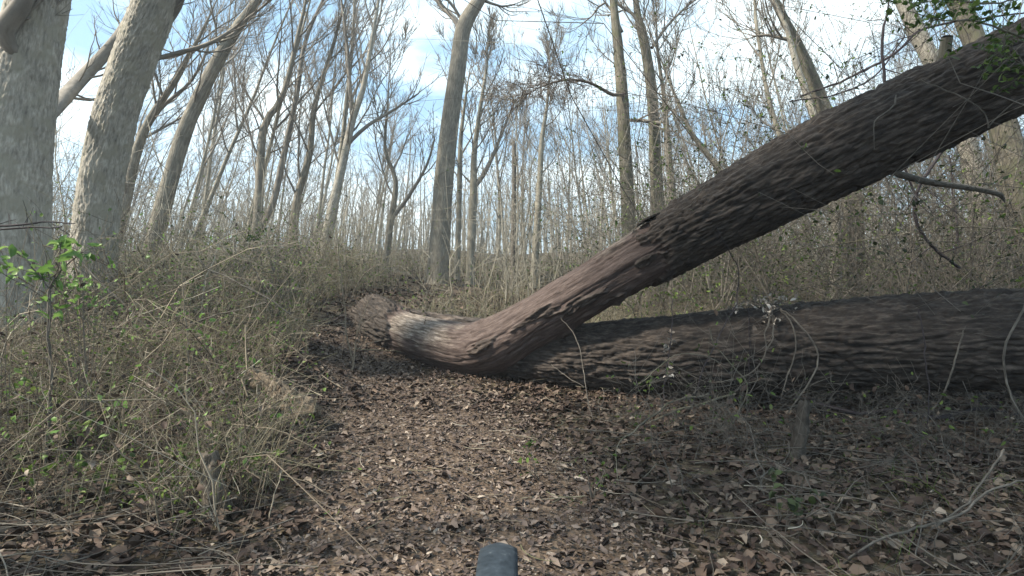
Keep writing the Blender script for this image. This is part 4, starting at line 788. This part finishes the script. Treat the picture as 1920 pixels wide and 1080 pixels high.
for k, (px, py, d, n, sz, lb) in enumerate([(165, 545, 3.3, 12, .045, 'green honeysuckle tuft below the sunlit pale trunk'), (10, 512, 3.1, 5, .06, 'green leaf tuft at the left edge before the thickest trunk'), (170, 800, 3.2, 7, .05, 'green leaf tuft on the bramble bank at left'), (100, 890, 2.8, 7, .05, 'low green plant left of the rosette at lower left'),
        (205, 885, 2.8, 6, .05, 'low green leaf rosette in the dark sticks at lower left'), (270, 925, 2.7, 6, .04, 'small green sprout right of the lower left rosette'), (435, 690, 4.4, 10, .045, 'dark green clump in the middle of the left slope'), (80, 745, 3.3, 8, .05, 'green leaves beneath the dark upright sapling'),
        (480, 450, 7.5, 10, .05, 'dark leafy sprig hanging before the double tree'), (1010, 870, 3.3, 4, .04, 'small dark green seedling on the path'), (1110, 905, 3.0, 8, .03, 'grassy green tuft right of the path'), (1460, 945, 2.7, 5, .06, 'dark green leaves among the dead leaves at lower right')]):
    g = P(px, py, d); zz = gz(g.x, g.y); hang = (px == 480)
    base = P(px, py, d) if hang else Vector((g.x, g.y, min(g.z-.05, zz)))
    r = random.Random(500+k); mb = MB(); ml = MB(); tgt = P(px, py, d)
    for j in range(n):
        e = tgt+Vector((r.gauss(0, .09), r.gauss(0, .08), r.gauss(0, .05)+.03)); q = [tuple(base.lerp(e, t)+rvec(r)*.012*(t > 0)) for t in (0, .25, .5, .75, 1)]; mb.tube(q, [.003, .003, .0025, .002, .0015], 4)
        for z in range(4):
            lv = rvec(r); c = Vector(q[-1])+rvec(r)*.05; ml.leaf([*c], [*lv], [r.gauss(0, .5), r.gauss(0, .5)-.3, 1], sz*r.uniform(.6, 1.3))
    o = mb.build('green_plant', M_vine, origin=tuple(base)); tag(o, lb, 'plant'); ml.build('leaves', M_bright if k in (0, 1) else (M_evgr if k == 11 else M_green), o, origin=tuple(base), wid=.55)

# sparse leafed evergreen bushes behind the raised trunk
def bush(label, px, d, top, spread, n, seed, lsize=.05, mat=M_evgr, lower=None):
    r = random.Random(seed); b = G(px, d, -.05); H = P(px, top, d).z-b.z; mb = MB(); ml = MB()
    for k in range(n):
        dd = Vector((r.gauss(0, spread), r.gauss(0, spread), 1)); L = H*r.uniform(.6, 1.05); q, w = limb(r, b, dd, L, .018, 9, .14, .04, .25); mb.tube(q, w, 5)
        for z in range(12):
            p, rr, d3 = interp(q, w, r.uniform(.3, 1)); q2, w2 = limb(r, p, d3*.5+rvec(r), r.uniform(.3, .9), .005, 5, .25, 0, .6); mb.tube(q2, w2, 3)
            for y in range(5):
                p4, _, d4 = interp(q2, w2, r.uniform(.2, 1)); lv = rvec(r); ml.leaf([*(p4+lv*lsize*.5)], [*lv], [r.gauss(0, .6), r.gauss(0, .6), 1], lsize*r.uniform(.6, 1.4))
                if r.random() < .3: q5, w5 = limb(r, p4, d4+rvec(r), .25, .004, 3, .2, 0, .7); mb.tube(q5, w5, 3)
    t = empty('shrub', tuple(b)); tag(t, label, 'shrub'); place(mb.build('stems', M_twig, t)); place(ml.build('leaves', mat, t, wid=.55))
bush('tall sparse evergreen shrub right of the two mossy trunks', 1345, 8.8, 90, .22, 9, 600)
bush('leafy shrub entwining the crooked topped mossy trunk', 1260, 10.5, 60, .12, 6, 601)
bush('tall shrub under the raised trunk beside the olive barked trunk', 1450, 9, 330, .3, 9, 602, .045, M_green)
bush('dense green bush behind the right end of the lying trunk', 1860, 7.6, 330, .35, 12, 603, .05, M_evgr)
bush('low green bush between the olive barked trunk and the right bush', 1720, 8.2, 420, .5, 10, 604, .05, M_evgr)
bush('leafy thicket shrub in front of the third left trunk', 420, 8.5, 400, .3, 10, 605, .045, M_green)
bush('shrub of dark stems at the foot of the double tree', 530, 9.5, 440, .35, 9, 606, .04, M_green)
bush('twiggy bush in the middle distance left of the raised trunk', 1090, 13, 400, .3, 9, 607, .05, M_evgr)

# ------------------------------------------------------------------ the bicycle whose front wheel tip shows at the bottom
bike = empty('bicycle', (-.027, .93, gz(-.027, .93))); tag(bike, 'rounded dark blue grey mudguard tip of a bicycle at the bottom edge', 'bicycle')
M_guard, t_, b_ = mat_new('worn_plastic', .55)
nn_ = t_.nodes.new('ShaderNodeTexNoise'); nn_.inputs['Scale'].default_value = 60; nn_.inputs['Detail'].default_value = 6; g_ = t_.nodes.new('ShaderNodeNewGeometry'); t_.links.new(g_.outputs['Position'], nn_.inputs['Vector'])
r_ = ramp(t_, [(.3, (.013, .019, .026)), (.6, (.028, .038, .05)), (.72, (.10, .115, .125))]); t_.links.new(nn_.outputs[0], r_.inputs[0]); t_.links.new(r_.outputs[0], b_.inputs['Base Color'])
M_rub = bark_mat('rubber', [(.012, .012, .013), (.02, .02, .021), (.03, .03, .03)]); M_met, _, bm_ = mat_new('dark_metal', .35); bm_.inputs['Metallic'].default_value = .9; bm_.inputs['Base Color'].default_value = (.12, .12, .13, 1)
def ring(name, R0, prof, mat, a0=0, a1=2*math.pi, n=96, parent=bike):
    m = len(prof); closed = abs(a1-a0-2*math.pi) < 1e-6; V = []
    for i in range(n):
        a = a0+(a1-a0)*i/(n if closed else n-1)
        fr = 1.0
        if not closed: fr = max(.25, min(1, math.sqrt(max(0.0, min(i, n-1-i)/3.5)))) if min(i, n-1-i) < 4 else 1
        for (w, h) in prof: V.append((w*fr, math.cos(a)*(R0+h), math.sin(a)*(R0+h)+.37))
    Q = [(i*m+j, i*m+(j+1) % m, ((i+1) % n)*m+(j+1) % m, ((i+1) % n)*m+j) for i in range(n if closed else n-1) for j in range(m)]
    if not closed:
        me = make_mesh(name, V, Q, [(0, j+1, j) for j in range(1, m-1)]+[((n-1)*m, (n-1)*m+j, (n-1)*m+j+1) for j in range(1, m-1)], V)
    else: me = make_mesh(name, V, Q, None, V)
    return link(name, me, mat, parent)
cp = [(.022*math.cos(a), .022*math.sin(a)) for a in np.linspace(0, 2*math.pi, 12, endpoint=False)]
ring('tyre', .325, cp, M_rub); rim = ring('rim', .297, [(.011, .008), (.011, -.008), (-.011, -.008), (-.011, .008)], M_met)
pr_ = [(w, h) for w, h in zip(np.linspace(-.038, .038, 9), .009*(1-(np.linspace(-1, 1, 9))**2)-.002)]; pr_ = pr_+[(w, h-.003) for w, h in reversed(pr_)]
ring('mudguard', .358, pr_, M_guard, math.radians(62), math.radians(185), 60)
mb = MB()
for i in range(28):
    a = i/28*6.283; mb.tube([(.02*(-1)**i, .02*math.cos(a), .37+.02*math.sin(a)), (0, .29*math.cos(a+.2*(-1)**i), .37+.29*math.sin(a+.2*(-1)**i))], [.001, .001], 5)
mb.build('spokes', M_met, bike); mb = MB(); mb.tube([(-.055, 0, .37), (-.02, 0, .37), (.02, 0, .37), (.055, 0, .37)], [.012, .02, .02, .012], 14); mb.build('hub', M_met, bike)
mb = MB()
for sx in (-1, 1): mb.tube([(.052*sx, 0, .37), (.052*sx, -.06, .5), (.05*sx, -.13, .68), (.04*sx, -.17, .76), (0, -.18, .78)], [.011, .014, .016, .018, .02], 12)
mb.build('fork', M_met, bike)

# the air between the trees
bm_h = make_mesh('haze', [(x, y, z) for x in (-420, 420) for y in (-70, 640) for z in (-3, 26)], [(0, 1, 3, 2), (4, 6, 7, 5), (0, 4, 5, 1), (2, 3, 7, 6), (0, 2, 6, 4), (1, 5, 7, 3)], smooth=False)
m_h = bpy.data.materials.new('thin_haze'); m_h.use_nodes = True; m_h.node_tree.nodes.clear()
v_ = m_h.node_tree.nodes.new('ShaderNodeVolumePrincipled'); o_ = m_h.node_tree.nodes.new('ShaderNodeOutputMaterial'); v_.inputs['Density'].default_value = .0018; v_.inputs['Color'].default_value = (.82, .9, 1, 1); m_h.node_tree.links.new(v_.outputs[0], o_.inputs['Volume'])
tag(link('haze', bm_h, m_h), 'thin pale haze between the trees', None, None, 'stuff')
